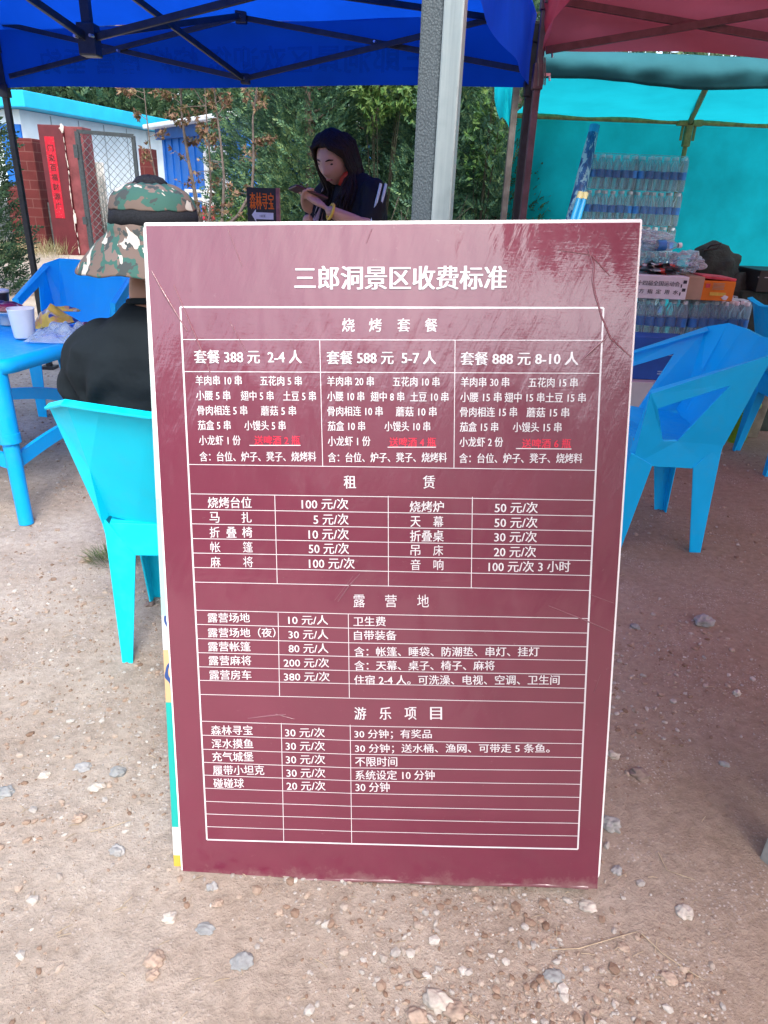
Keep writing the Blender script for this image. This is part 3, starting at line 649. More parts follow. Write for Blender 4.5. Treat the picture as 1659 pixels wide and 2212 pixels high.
# ------------------------------------------------------------------ hut, gate, walls, blue building
hd = Vector((.243, .97, 0)).normalized(); hn = Vector((hd.y, -hd.x, 0))            # along the wall, and out of it towards the yard
A = at(35, 200, 16.5); Z0 = A.z; A.z = 0; Lh = 6.6
t = thing('white_hut', 'low white panel hut with a turquoise roof edge behind the gate', 'hut', A)
mb = MB(); rotH = Matrix((hd, -hn, Vector((0, 0, 1)))).transposed()
mb.box(A + hd * Lh / 2 - hn * 2.0 + Vector((0, 0, (Z0 - .3) / 2)), (Lh, 4.0, Z0 - .3), rotH); mb.build('wall', 'hut_white', t)
mb = MB()
for k in range(1, 7):
    mb.box(A + hd * (k * .95) + hn * .004 + Vector((0, 0, (Z0 - .32) / 2)), (.025, .012, Z0 - .34), rotH)
mb.build('panel_joint', 'panel_seam', t)
mb = MB(); mb.box(A + hd * (Lh / 2 + .1) - hn * 1.9 + Vector((0, 0, Z0 - .14)), (Lh + .9, 4.7, .30), rotH, bev=.02); mb.build('roof', 'hut_roof', t)
mb = MB(); mb.box(A - hd * .03 - hn * .25 + Vector((0, 0, Z0 / 2 - .2)), (.05, .5, Z0 - .75), rotH); mb.build('corner_post', 'blue_sheet', t)
# wall to the left of the gate: red piers and dark grey blockwork
Yw = 14.3
def wallbox(mb, x0, x1, y0, y1, Y, th=.2, mi=0, z0=-.05):
    a, b = at(x0, y1, Y), at(x1, y1, Y); top = at((x0 + x1) / 2, y0, Y).z
    mb.box(((a.x + b.x) / 2, Y + th / 2, (top + z0) / 2), (b.x - a.x, th, top - z0), mi=mi)
p0 = at(40, 540, Yw)
t = thing('garden_wall', 'dark grey block wall with red painted piers left of the gate', 'wall', (p0.x, Yw, 0))
mb = MB(); a = at(0, 450, Yw).x - 3; b = at(110, 450, Yw).x; zt = at(100, 437, Yw).z
mb.box(((a + b) / 2, Yw + .12, zt / 2 - .05), (b - a, .22, zt + .1)); mb.build('grey_wall', 'grey_block', t)
mb = MB(); a = at(52, 400, Yw).x; b = at(96, 400, Yw).x; zt = at(75, 300, Yw).z
mb.box(((a + b) / 2, Yw + .02, zt / 2 - .05), (b - a, .5, zt + .1), bev=.03)
a2 = at(32, 460, Yw).x; z2 = at(40, 400, Yw).z; mb.box(((a2 + a) / 2, Yw + .0, z2 / 2 - .05), (a - a2, .42, z2 + .1), bev=.02); mb.build('red_pier', 'red_brick', t)
# gate pillar with couplet
Yp = 13.6; pa = at(80, 268, Yp); pb = at(133, 268, Yp); zt = pa.z
base = at(150, 500, Yp); wP = pb.x - pa.x
t = thing('gate_pillar', 'dark red gate pillar with a red paper couplet', 'pillar', (pa.x + wP / 2, Yp, 0))
mb = MB(); mb.box((pa.x + wP / 2, Yp + .22, zt / 2 - .05), (wP, .44, zt + .1), bev=.01); mb.build('shaft', 'pillar_red', t)
mb = MB(); xs0 = pb.x + .002; mb.box((xs0 + .16, Yp + .26, zt / 2 - .05), (.32, .40, zt + .08), bev=.008); mb.build('side_face', 'pillar_pale', t)
mb = MB()
for k in range(16):
    z = zt * (.05 + k / 16.5); mb.blob((pb.x + random.uniform(-.01, .02), Yp - .004, z), (random.uniform(.004, .012), .005, random.uniform(.04, .09)), k, .3, sub=1)
mb.blob((pb.x - .01, Yp + .005, zt - .05), (.035, .02, .06), 3, .3); mb.blob((pb.x + .015, Yp - .004, zt * .30), (.026, .006, .09), 5, .3); mb.build('chipped_plaster', 'plaster', t)
mb = MB(); cx_ = pa.x + wP * .42; cw = wP * .40; z1 = zt * .915; z0 = zt * .30
mb.box((cx_, Yp - .004, (z0 + z1) / 2), (cw, .004, z1 - z0)); cp = mb.build('couplet', 'couplet', t)
mb = MB()
for i, ch in enumerate('门迎百福财源广进'[:7]):
    zz = z1 - (z1 - z0) * (.135 + i * .118); s_ = cw * .62
    put_text(mb, ch, Vector((cx_ - s_ / 2, Yp - .0085, zz - s_ / 2)), Vector((1, 0, 0)), Vector((0, 0, 1)), s_, s_, .012)
mb.build('brush_writing', 'ink', cp)
# gate leaf of chain link in a steel frame
g0, g1 = at(166, 281, 13.3), at(288, 296, 13.9); zg = (g0.z + g1.z) / 2
t = thing('wire_gate', 'open chain link gate leaf in a dark steel frame', 'gate', (g0.x, g0.y, 0)); mb = MB(); dg_ = Vector((g1.x - g0.x, g1.y - g0.y, 0)); Lg = dg_.length; dg_.normalize()
c0 = Vector((g0.x, g0.y, 0)); c1 = c0 + dg_ * Lg; zz = Vector((0, 0, 1))
mb.bar(c0 + zz * .05, c0 + zz * zg, .07); mb.bar(c1 + zz * .05, c1 + zz * zg, .06); mb.bar(c0 + zz * zg, c1 + zz * zg, .06); mb.bar(c0 + zz * .1, c1 + zz * .1, .06)
mb.bar(c0 + zz * (zg * .28) - dg_ * .05, c0 + zz * (zg * .34) - dg_ * .05, .07); mb.bar(c0 + zz * (zg * .80) - dg_ * .05, c0 + zz * (zg * .9) - dg_ * .05, .07); mb.build('frame', 'wire', t)
mb = MB(); st = .125; k = -zg
while k < Lg:
    for sgn in (1, -1):
        a0, a1 = (k, k + zg) if sgn > 0 else (k + zg, k); lo, hi = max(0, min(a0, a1)), min(Lg, max(a0, a1))
        if hi - lo > .05:
            zl = (lo - k) if sgn > 0 else (k + zg - lo); zh = (hi - k) if sgn > 0 else (k + zg - hi)
            mb.tube([c0 + dg_ * lo + zz * max(.08, zl), c0 + dg_ * hi + zz * max(.08, zh)], .0048, 3, cap=False)
    k += st
mb.build('chain_link', 'mesh_wire', t)
p = at(205, 540, 13.5); q = at(226, 352, 13.9)
t = thing('corrugated_sheet', 'upright strip of grey corrugated sheet behind the gate', 'metal sheet', (q.x - .2, 14.1, 0)); mb = MB()
xa, xb = at(188, 352, 14.1).x, at(224, 352, 14.1).x; zt2 = at(205, 350, 14.1).z
mb.grid(lambda u, v: Vector((xa + (xb - xa) * u, 14.1 + .035 * math.sin(u * 6.283 * 6), v * zt2)), 72, 1); mb.build('sheet', 'tin', t, solid=.004)
# frame of the other leaf, black, seen behind the pillar
a = at(80, 346, 15.5); t = thing('gate_leaf_frame', 'thin black steel frame of the other gate leaf, left of the red pillar', 'frame', (a.x, 15.5, 0)); mb = MB()
b = at(104, 345, 15.5); mb.tube([(a.x, 15.5, 0), (a.x, 15.5, a.z), (b.x, 15.5, a.z), (b.x, 15.5, 0)], .03, 6); x3 = at(92, 346, 15.5).x; mb.tube([(x3, 15.5, 0), (x3, 15.5, a.z)], .012, 5)
mb.tube([(a.x, 15.5, a.z * .62), (b.x, 15.5, a.z * .62)], .012, 5); mb.build('tube', 'wire', t)
# brick pier right of the gate
a = at(297, 320, 14.6); b = at(325, 320, 14.6); t = thing('brick_pier', 'short red brick pier with a white plinth by the gate', 'pier', ((a.x + b.x) / 2, 14.6, 0))
zb = at(310, 392, 14.6).z; mb = MB(); mb.box(((a.x + b.x) / 2, 14.8, (a.z + zb) / 2), (b.x - a.x, .3, a.z - zb)); mb.build('brick_face', 'red_brick', t)
mb = MB(); mb.box(((a.x + b.x) / 2, 14.8, zb / 2 - .02), (b.x - a.x + .12, .36, zb)); mb.build('plinth', 'white_frame', t)
# blue building
a = at(347, 272, 18.5); b = at(520, 250, 15.0); t = thing('blue_building', 'blue sheet metal building with a pale roof edge', 'building', (a.x, a.y, 0))
dv = Vector((b.x - a.x, b.y - a.y, 0)); Lb = dv.length; dv.normalize(); nv = Vector((dv.y, -dv.x, 0)); rotB = Matrix((dv, -nv, zz)).transposed(); zb = at(400, 275, 17.4).z
a0 = Vector((a.x, a.y, 0)); mb = MB()
mb.box(a0 + dv * Lb / 2 - nv * 1.6 + zz * zb / 2, (Lb, 3.2, zb), rotB); mb.build('wall', 'blue_sheet', t)
mb = MB()
for k in range(int(Lb / .45)): mb.box(a0 + dv * (.2 + k * .45) + nv * .012 + zz * zb / 2, (.05, .03, zb - .02), rotB)
mb.build('wall_rib', 'blue_sheet', t)
mb = MB(); mb.box(a0 + dv * Lb / 2 - nv * 1.5 + zz * (zb + .055), (Lb + .5, 3.7, .09), rotB, bev=.02); mb.build('roof', 'white_frame', t)
mb = MB(); mb.box(a0 + dv * Lb / 2 - nv * 1.5 + zz * (zb - .10), (Lb + .1, 3.26, .22), rotB); mb.build('roof_beam', 'blue_dark', t)
# door with white frame
w0 = at(453, 318, 16.4); s0 = (Vector((w0.x, w0.y, 0)) - a0).dot(dv); mb = MB(); zw = w0.z
for (u0, u1, v0, v1) in ((s0, s0 + .12, .2, zw), (s0 + .9, s0 + 1.02, .2, zw), (s0 + .12, s0 + .9, zw - .12, zw), (s0 + .12, s0 + .9, zw * .48, zw * .48 + .08)):
    mb.box(a0 + dv * (u0 + u1) / 2 + nv * .05 + zz * (v0 + v1) / 2, (u1 - u0, .09, v1 - v0), rotB)
fr = mb.build('window', 'white_frame', t); mb = MB(); mb.box(a0 + dv * (s0 + .51) + nv * .03 + zz * (zw / 2 + .1), (.78, .02, zw - .3), rotB); mb.build('pane', 'window_glass', fr)
# striped barrier in front of it
b0, b1 = at(405, 412, 9.5), at(478, 416, 9.2); t = thing('striped_barrier', 'white rail barrier with red and white posts and blue sheets', 'barrier', (b0.x, 9.4, 0))
for zf in (0, -.09, .25 - (b0.z + b1.z) / 2):
    mb = MB(); mb.tube([b0 + zz * zf, b1 + zz * zf], .02, 8); mb.build('rail', 'white_frame', t)
for k in range(5):
    p = b0.lerp(b1, k / 4 if k < 4 else 1.0); p.y -= .03; mb = MB(); n_ = 7
    mb.tube([Vector((p.x, p.y, 0)), Vector((p.x, p.y, p.z + .02))], .028, 8); po = mb.build('post', 'white_frame', t)
    for j in range(1, n_, 2): mb = MB(); mb.tube([Vector((p.x, p.y, (p.z + .02) * j / n_)), Vector((p.x, p.y, (p.z + .02) * (j + 1) / n_))], .030, 8); mb.build('red_band', 'red_paint', po)
mb = MB(); mb.box(((b0.x + b1.x) / 2, 9.42, .52), (b1.x - b0.x, .012, .5)); mb.build('sheet', 'blue_banner', t)
# dry grass at the wall foot
g = np.random.default_rng(5); n = 5200
X = np.concatenate([g.uniform(-9.5, -5.8, n // 2), g.normal(-8.0, .9, n // 2)]); Yy = np.concatenate([g.uniform(12.2, 13.6, n // 2), g.uniform(9.6, 12.4, n // 2)])
ok = (X < -.62 * Yy + 2.35); X, Yy = X[ok], Yy[ok]; n = len(X)
loc = np.stack([X, Yy, [gz(a, b) for a, b in zip(X, Yy)]], 1); bl = np.array([(0, .012, 0), (.5, .01, .06), (1, 0, -.02), (.5, -.01, .06)])
dirs = np.stack([g.normal(0, .5, n), g.normal(0, .5, n), np.ones(n)], 1)
V_, F_ = scatter(bl, [(0, 1, 2, 3)], loc, frames(dirs, g.uniform(0, 6.28, n)), g.uniform(.12, .42, n)); tag(mesh_np('dry_grass', V_, F_, 'drygrass'), 'straw coloured and green grass along the wall foot', 'grass', kind='stuff')
p = gnd(243, 1222); n = 420; a = g.uniform(0, 6.28, n); rr = .055 * g.uniform(0, 1, n) ** .6
loc = np.stack([p.x + np.cos(a) * rr * 1.5, p.y + .02 + np.sin(a) * rr, np.full(n, .0)], 1); dirs = np.stack([np.cos(a) * g.uniform(.3, 1.5, n), np.sin(a) * g.uniform(.3, 1.3, n), np.full(n, .8)], 1)
bl = np.array([(0, .02, 0), (.5, .016, .12), (1, 0, .02), (.5, -.016, .12)])
t = thing('grass_tuft', 'small green grass tuft growing behind the cyan chair leg', 'grass tuft', (p.x, p.y, 0)); V_, F_ = scatter(bl, [(0, 1, 2, 3)], loc, frames(dirs, g.uniform(-.5, .5, n)), g.uniform(.03, .075, n)); mesh_np('blades', V_, F_, 'tuft', t)
#==OBJECTS==
# ------------------------------------------------------------------ tents
L0 = at(10, 190, 4.92); R0 = at(1111, 487, 4.08); zL = L0.z; zR = at(1145, 185, 4.08).z
L0 = Vector((L0.x, L0.y, 0)); R0 = Vector((R0.x, R0.y, 0)); bd = (R0 - L0).normalized(); dc = Vector((bd.y, -bd.x, 0))
if dc.y > 0: dc = -dc
DEP = 2.65; VAL = .30
C4 = [L0, R0, R0 + dc * DEP, L0 + dc * DEP]; zc = [zL, zR, zR, zL]
mid = (L0 + R0) / 2; PEAK = mid + dc * DEP / 2 + zz * 2.95
t = thing('blue_canopy', 'blue pop up canopy on black folding legs over the left half', 'canopy tent', L0)
mb = MB()
for i in range(4):                                                  # valances
    a, b, za, zb = C4[i], C4[(i + 1) % 4], zc[i], zc[(i + 1) % 4]; out = (b - a).normalized().cross(zz)
    def val(u, v, a=a, b=b, za=za, zb=zb, out=out):
        p = a.lerp(b, u); z = za + (zb - za) * u
        w = .012 * math.sin(u * 17 + v * 2) * (1 - v) + .01 * noise.noise(Vector((u * 6, v * 2, i)))
        return p + out * w + zz * (z + VAL * v + .006 * math.sin(u * 11) * (1 - v))
    mb.grid(val, 40, 6)
mb.build('valance', 'blue_cloth', t)
mb = MB()
for i in range(4):
    a, b, za, zb = C4[i], C4[(i + 1) % 4], zc[i] + VAL, zc[(i + 1) % 4] + VAL
    def rf(u, v, a=a, b=b, za=za, zb=zb):
        e = a.lerp(b, u) + zz * (za + (zb - za) * u); p = e.lerp(PEAK, v)
        return p - zz * (.10 * math.sin(math.pi * v) * math.sin(math.pi * u) + .01 * noise.noise(Vector((u * 5, v * 5, i))))
    mb.grid(rf, 24, 16)
mb.build('roof', 'blue_cloth', t)
mb = MB(); out = bd.cross(zz)
if out.y > 0: out = -out
wl = (R0 - L0).length
put_text(mb, '三郎洞景区欢迎您 烧烤 露营 垂钓', L0 + bd * (wl * .10) + zz * (zL + .065) + out * .03, bd, (zz + bd * ((zR - zL) / wl)).normalized(), wl * .74, .13, .02, nrm=out, mirror=True)
mb.build('ghost_lettering', 'blue_ink', t)
for c, z in ((L0, zL), (R0, zR), (C4[3], zL)):
    mb = MB(); mb.bar(c, c + zz * (z + VAL - .03), .034, bev=.003); mb.bar(c, c + zz * .02, .09)
    lg = mb.build('leg', 'black_metal', t)
    for q0, q1 in ((z - .05, z + .02), (z + VAL - .12, z + VAL - .04)):
        mb = MB(); mb.bar(c + zz * q0, c + zz * q1, .052, bev=.004); mb.build('bracket', 'black_metal', lg)
UL, LL, UM, LM, UR, LR = at(5, 50, 4.88), at(26, 166, 4.88), at(523, 38, 4.44), at(532, 171, 4.44), at(1068, 42, 4.03), at(1136, 152, 4.03)
HUB = at(193, 84, 3.25); HT = Vector((HUB.x, HUB.y, at(186, -97, 3.25).z))
RM = R0 + dc * (DEP / 2) + zz * (zR + VAL - .05); LFm = L0 + dc * (DEP / 2) + zz * (zL + VAL - .05); FM = mid + dc * DEP + zz * (zR + VAL)
def truss(a, b, off=0, w=.026):
    mb = MB(); o_ = dc * off; mb.bar(Vector(a) + o_, Vector(b) + o_, .014, w, bev=.002)
    br = mb.build('truss_bar', 'black_metal', t); return br
for a, b, o_ in ((UL, LM, .0), (LL, UM, .018), (UM, LR, .0), (LM, UR, .018), (UM, HUB, .04), (LM, HT, .045), (HUB, RM, 0), (HUB, at(-60, -90, 2.7), 0), (HUB, FM, .02), (UR, at(690, -12, 3.7), .03), (UR + zz * .0, RM, .0)):
    truss(a, b, o_)
mb = MB(); mb.bar(HUB - zz * .03, HT + zz * .5, .036, bev=.003); mb.bar(HUB - zz * .06, HUB + zz * .05, .07, bev=.006); mb.build('center_post', 'black_metal', t)
for p, m in ((UM, .06), (LM, .05)):
    mb = MB(); mb.box(p + dc * .01, (m, .04, m), bev=.006); q = mb.build('joint', 'black_metal', t)
    mb = MB(); mb.tube([p + dc * .025, p + dc * .045], .009, 8); mb.build('bolt', 'bolt', q)
mb = MB(); mb.box(at(1068, 42, 4.0), (.07, .04, .04), bev=.006); mb.build('clamp', 'rod_blue', t)
for a_ in (at(261, 111, 4.62), at(812, 92, 4.2), HUB + dc * .03 - bd * .02, HUB + dc * .03 + bd * .05):
    mb = MB(); mb.tube([a_ + dc * .012, a_ + dc * .034], .006, 8); mb.build('bolt', 'bolt', t)

# red canopy
R1 = at(1127, 483, 3.95); R1 = Vector((R1.x, R1.y, 0)); zr = at(1184, 109, 3.93).z
rx = (at(1659, 116, 3.87) - at(1184, 109, 3.93)); rx.z = 0; rx.normalize(); ry = Vector((rx.y, -rx.x, 0)); VR = .30
t = thing('red_canopy', 'faded red pop up canopy on brown folding legs over the right half', 'canopy tent', R1)
Q = [R1, R1 + rx * 3, R1 + rx * 3 + ry * 4.5, R1 + ry * 4.5]; mb = MB()
for i in range(4):
    a, b = Q[i], Q[(i + 1) % 4]; o2 = (b - a).normalized().cross(zz)
    def val(u, v, a=a, b=b, o2=o2, i=i): return a.lerp(b, u) + o2 * (.02 * math.sin(u * 13 + v * 3) * (1 - v) + .055 * noise.noise(Vector((u * 6 + v * 2, v * 3, i + 9)))) + zz * (zr + VR * v + .008 * math.sin(u * 9) * (1 - v))
    mb.grid(val, 44, 8)
mb.build('valance', 'red_cloth', t); mb = MB(); pk = R1 + rx * 1.5 + ry * 2.25 + zz * (zr + VR + .85)
for i in range(4):
    a, b = Q[i], Q[(i + 1) % 4]
    mb.grid(lambda u, v, a=a, b=b: (a.lerp(b, u) + zz * (zr + VR)).lerp(pk, v) - zz * .1 * math.sin(math.pi * v) * math.sin(math.pi * u), 20, 14)
mb.build('roof', 'red_cloth', t)
for c in (Q[0], Q[1], Q[2], Q[3]):
    mb = MB(); mb.bar(c, c + zz * (zr + VR), .034, bev=.003); mb.bar(c, c + zz * .02, .09); lg = mb.build('leg', 'brown_metal', t)
    for q0, q1 in ((zr - .16, zr - .05), (zr + .16, zr + .26)):
        mb = MB(); mb.bar(c + zz * q0, c + zz * q1, .05, bev=.004); mb.build('bracket', 'brown_metal', lg)
a0, a1, b0_, b1_ = at(1176, 0, 3.9), at(1659, 84, 3.84), at(1176, 113, 3.9), at(1659, 32, 3.84)
for a, b, o_ in ((a0, a0 + (a1 - a0) * 1.5, 0), (b0_, b0_ + (b1_ - b0_) * 1.5, .02), (a0 + (a1 - a0) * 1.5, Q[1] + ry * .06 + zz * zr, 0), (b0_ + (b1_ - b0_) * 1.5, Q[1] + ry * .06 + zz * (zr + .3), 0)):
    mb = MB(); mb.bar(a + ry * (o_ + .03), b + ry * (o_ + .03), .016, .032, bev=.002); mb.build('truss_bar', 'brown_metal', t)
c = Q[0] + ry * .03
for dz in (-.005, -.10):
    mb = MB(); mb.bar(c + rx * .02 + zz * (zr + dz), c + rx * .055 + zz * (zr + dz), .012); mb.tube([c + rx * .05 + zz * (zr + dz), c + rx * .055 + zz * (zr + dz - .025)], .005, 6); mb.build('wing_bolt', 'bolt', t)
mb = MB(); mb.box(at(1187, 32, 3.88), (.025, .02, .045), bev=.004); mb.build('yellow_tape', 'gold', t)
# small cords dangling by the leg
t = thing('tie_cord', 'thin loose tie cords hanging under the bracket of the brown leg', 'cord', R1 + zz * (zr - .1)); mb = MB()
for k, (x, y0, y1) in enumerate(((1162, 165, 185), (1173, 160, 183), (1177, 164, 184))): mb.tube([at(x, y0 - 40, 3.86), at(x + 1, y0, 3.86), at(x, y1, 3.86)], .0035, 5)
mb.build('cord', 'grey_metal', t)

# teal tent
T0 = at(1086, 483, 4.75); T0 = Vector((T0.x, T0.y, 0)); zb = at(1400, 259, 5.95).z; xb0 = at(1104, 300, 5.95).x; xb1 = 4.6; Yb = 5.95; ztf = at(1400, 130, 4.7).z
t = thing('teal_tent', 'teal tarpaulin stall tent with yellow poles and a rolled up front flap', 'stall tent', T0)
mb = MB()
mb.grid(lambda u, v: Vector((xb0 + (xb1 - xb0) * u, Yb + .05 * noise.noise(Vector((u * 4, v * 2, 2))) + .02 * math.sin(u * 30 + v * 3) * (1 - v), zb * v)), 50, 20); mb.build('back_wall', 'teal_cloth', t)
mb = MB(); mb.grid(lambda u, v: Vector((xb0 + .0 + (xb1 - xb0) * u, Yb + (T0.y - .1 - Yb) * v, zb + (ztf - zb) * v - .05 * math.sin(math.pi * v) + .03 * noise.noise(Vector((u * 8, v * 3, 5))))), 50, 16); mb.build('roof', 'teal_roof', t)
mb = MB(); mb.grid(lambda u, v: Vector((xb1, Yb + (T0.y - Yb) * u, zb * v)), 6, 4); mb.build('side_wall', 'teal_cloth', t)
mb = MB(); mb.grid(lambda u, v: T0.lerp(Vector((xb0, Yb, 0)), .04 + .96 * u) + zz * (v * (zb - .25)) + Vector((.02 * math.sin(u * 14 + v * 4), 0, 0)), 20, 14); mb.build('side_sheet', 'white_cloth', t)
def flapb(u):                                                       # height of the lower edge of the rolled flap along the front
    pts = [(1120, 166), (1180, 163), (1290, 165), (1400, 178), (1480, 188), (1560, 190), (1659, 187), (2100, 180)]
    x = 1120 + 980 * u
    for (xa, ya), (xb, yb) in zip(pts, pts[1:]):
        if xa <= x <= xb: return x, ya + (yb - ya) * (x - xa) / (xb - xa)
    return x, 180
def flap(u, v):
    x, y = flapb(u); p = at(x, y, 4.55); top = ztf + .02; h = top - p.z
    a = v * math.pi * 1.15; r_ = h * .55
    return Vector((p.x, 4.62 - .045 * math.sin(a) - .003 * math.sin(u * 60 + v * 4) - .02 * noise.noise(Vector((u * 22, v * 2, 1))), p.z + h * (v ** .9)))
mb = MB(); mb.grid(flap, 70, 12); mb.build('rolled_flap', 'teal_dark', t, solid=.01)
def curt(u, v):
    x = 1068 + 46 * u; y = 183 + (1 - v) * (120 * (.35 + .65 * u) if u > .3 else 150 * (.2 + u)); p = at(x, y, 4.85 - .1 * math.sin(u * 3.1)); return p + Vector((0, .05 * math.sin(u * 9), 0))
mb = MB(); mb.grid(curt, 14, 12); mb.build('gathered_curtain', 'teal_cloth', t)
mb = MB(); mb.bar(T0, T0 + zz * ztf, .038, bev=.004); mb.build('front_pole', 'grey_metal', t)
mb = MB(); mb.tube([Vector((xb0, Yb - .06, zb - .01)), Vector((xb1, Yb - .06, zb - .01))], .019, 10); mb.build('eave_pole', 'yellow_pole', t)
pm = at(1490, 264, 5.88); pf = at(1527, 185, 4.9); mb = MB(); mb.tube([pm, pf], .019, 10); mb.build('roof_pole', 'yellow_pole', t)
mb = MB(); mb.bar(pm + zz * .03, pm - zz * .16, .05, bev=.006); mb.bar(pm + Vector((-.045, 0, .0)), pm + Vector((-.045, 0, -.12)), .016); mb.bar(pm + Vector((.045, 0, .0)), pm + Vector((.045, 0, -.12)), .016); mb.bar(pm - Vector((.09, 0, 0)), pm + Vector((.09, 0, 0)), .05, bev=.006); mb.build('pole_bracket', 'yellow_pole', t)
mb = MB(); mb.tube([pm - zz * .02, Vector((pm.x, pm.y, 0))], .017, 10); mb.build('back_pole', 'yellow_pole', t)

# steel post with a foam strip tied on
pc = at(950, 0, 1.42); g_ = at(933, 487, 1.42); px_ = (at(972, 250, 1.42).x + at(930, 250, 1.42).x) / 2 + .016
t = thing('steel_post', 'square galvanised steel post with pitted grey foam along its left side', 'post', (px_, 1.44, 0)); mb = MB()
rotp = Matrix.Rotation(R_(-13), 3, 'Z')
mb.box((px_, 1.44, 1.2), (.036, .036, 2.5), rotp, bev=.003); mb.build('tube', 'galv', t)
mb = MB(); fx = px_ - .0365; mb.box((fx, 1.452, 1.2), (.040, .03, 2.46), rotp, bev=.005); mb.build('foam_strip', 'foam', t)

# ------------------------------------------------------------------ price board
BW, BH = .8, 1.2
bO, bU, bV = Vector((-.362, .931, -.014)), Vector((.996, -.020, .044)), Vector((-.027, .240, .970))
bU.normalize(); bV = (bV - bV.dot(bU) * bU).normalized(); bN = bU.cross(bV)
if bN.y > 0: bN = -bN
brd = thing('price_board', 'large maroon price board leaning back on the steel post', 'sign board', bO)
brd.matrix_basis = Matrix(((bU.x, bV.x, bN.x, bO.x), (bU.y, bV.y, bN.y, bO.y), (bU.z, bV.z, bN.z, bO.z), (0, 0, 0, 1)))
def b2(u, v, n=0.0): return bO + bU * u + bV * v + bN * n
Hm = np.linalg.svd(np.array([r_ for (u, v), (x, y) in zip([(0, BH), (BW, BH), (BW, 0), (0, 0)], [(333, 490), (1402, 483), (1290, 1923), (396, 1898)])
     for r_ in ([x, y, 1, 0, 0, 0, -u * x, -u * y, -u], [0, 0, 0, x, y, 1, -v * x, -v * y, -v])], float))[2][-1].reshape(3, 3)
def uv(x, y):                                                       # measured point of the photo -> metres on the board
    q = Hm @ np.array([x, y, 1.0]); return q[0] / q[2], q[1] / q[2]
def outline(l, r_, b, tp, n, rad=.0, k=6):
    P = []
    for (cx_, cy_, s0) in ((r_ - rad, b + rad, -90), (r_ - .003, tp - .003, 0), (l + .003, tp - .003, 90), (l + .003, b + .003, 180)):
        q = rad if s0 == -90 else .003
        P += [b2(cx_ + q * math.cos(R_(s0 + 90 * j / k)), cy_ + q * math.sin(R_(s0 + 90 * j / k)), n) for j in range(k + 1)]
    return P
def slab(name, mat, l, r_, b, tp, n0, n1, rad):
    A_ = outline(l, r_, b, tp, n0, rad); B_ = outline(l, r_, b, tp, n1, rad); k = len(A_); mb = MB()
    mb.add(A_ + B_, [tuple(range(k))[::-1], tuple(range(k, 2 * k))] + [(i, (i + 1) % k, k + (i + 1) % k, k + i) for i in range(k)]); return mb.build(name, mat, brd)
slab('white_core', 'board_white', -.003, BW + .0006, .014, BH + .0035, -.008, -.0015, .02)
def mk_side():                                                      # edge wrapped in an older printed sheet: bands up the edge
    t_ = NT('older printed sheet'); v = t_.coord(); sp = t_.n('ShaderNodeSeparateXYZ'); t_.l(v, sp.inputs[0])
    mr = t_.n('ShaderNodeMath', operation='DIVIDE'); mr.inputs[1].default_value = BH; t_.l(sp.outputs[1], mr.inputs[0])
    col = t_.ramp(mr.outputs[0], [(0, (.50, .34, .05)), (.032, (.55, .54, .52)), (.085, (.01, .33, .29)), (.30, (.50, .34, .18)), (.385, (.50, .52, .54)), (.44, (.30, .45, .42)), (.62, (.42, .52, .49)), (.8, (.55, .55, .54))], 'CONSTANT')
    wv = t_.n('ShaderNodeTexWave'); wv.inputs['Scale'].default_value = 9; wv.inputs['Distortion'].default_value = 9; t_.l(v, wv.inputs[0])
    ln = t_.ramp(wv.outputs['Fac'], [(.0, (1,) * 3), (.07, (0,) * 3)], 'CONSTANT'); zone = t_.ramp(mr.outputs[0], [(0, (0,) * 3), (.30, (1,) * 3), (.44, (0,) * 3)], 'CONSTANT')
    col = t_.mix(t_.mix(1.0, ln, zone, 'MULTIPLY'), col, (.02, .06, .20)); return t_.done(t_.bsdf(col, .45, .4))
M['side_print'] = mk_side()
mb = MB(); P = []
for n_ in (-.036, -.0085):
    P += [b2(-.0205, .0, n_), b2(BW - .012, .004, n_), b2(BW - .004, BH - .002, n_), b2(-.0085, BH - .002, n_), b2(-.0165, BH * .4, n_)]
mb.add(P, [(4, 3, 2, 1, 0), (5, 6, 7, 8, 9)] + [(i, (i + 1) % 5, 5 + (i + 1) % 5, 5 + i) for i in range(5)]); mb.build('backing_panel', 'side_print', brd, bevel=.002)
# front sheet, slightly buckled like stretched film
mb = MB(); nu, nv = 80, 120
def fp(u, v):
    du = .0009 * noise.noise(Vector((u * 3.1, v * 4.2, .3))) + .0005 * noise.noise(Vector((u * 9 + v * 4, v * 5, 7)))
    return b2(.0005 + u * (BW - .0035), .0015 + v * (BH - .0035), .0005 + max(-.0008, du))
mb.grid(fp, nu, nv)
for f_ in mb.f: pass
mb.f = [f_[::-1] for f_ in mb.f] if bU.cross(bV).dot(bN) < 0 else mb.f
mb.build('front_sheet', 'maroon', brd)
def film_n(u, v): return .0005 + max(-.0008, .0009 * noise.noise(Vector((u / BW * 3.1, v / BH * 4.2, .3))) + .0005 * noise.noise(Vector((u / BW * 9 + v / BH * 4, v / BH * 5, 7))))
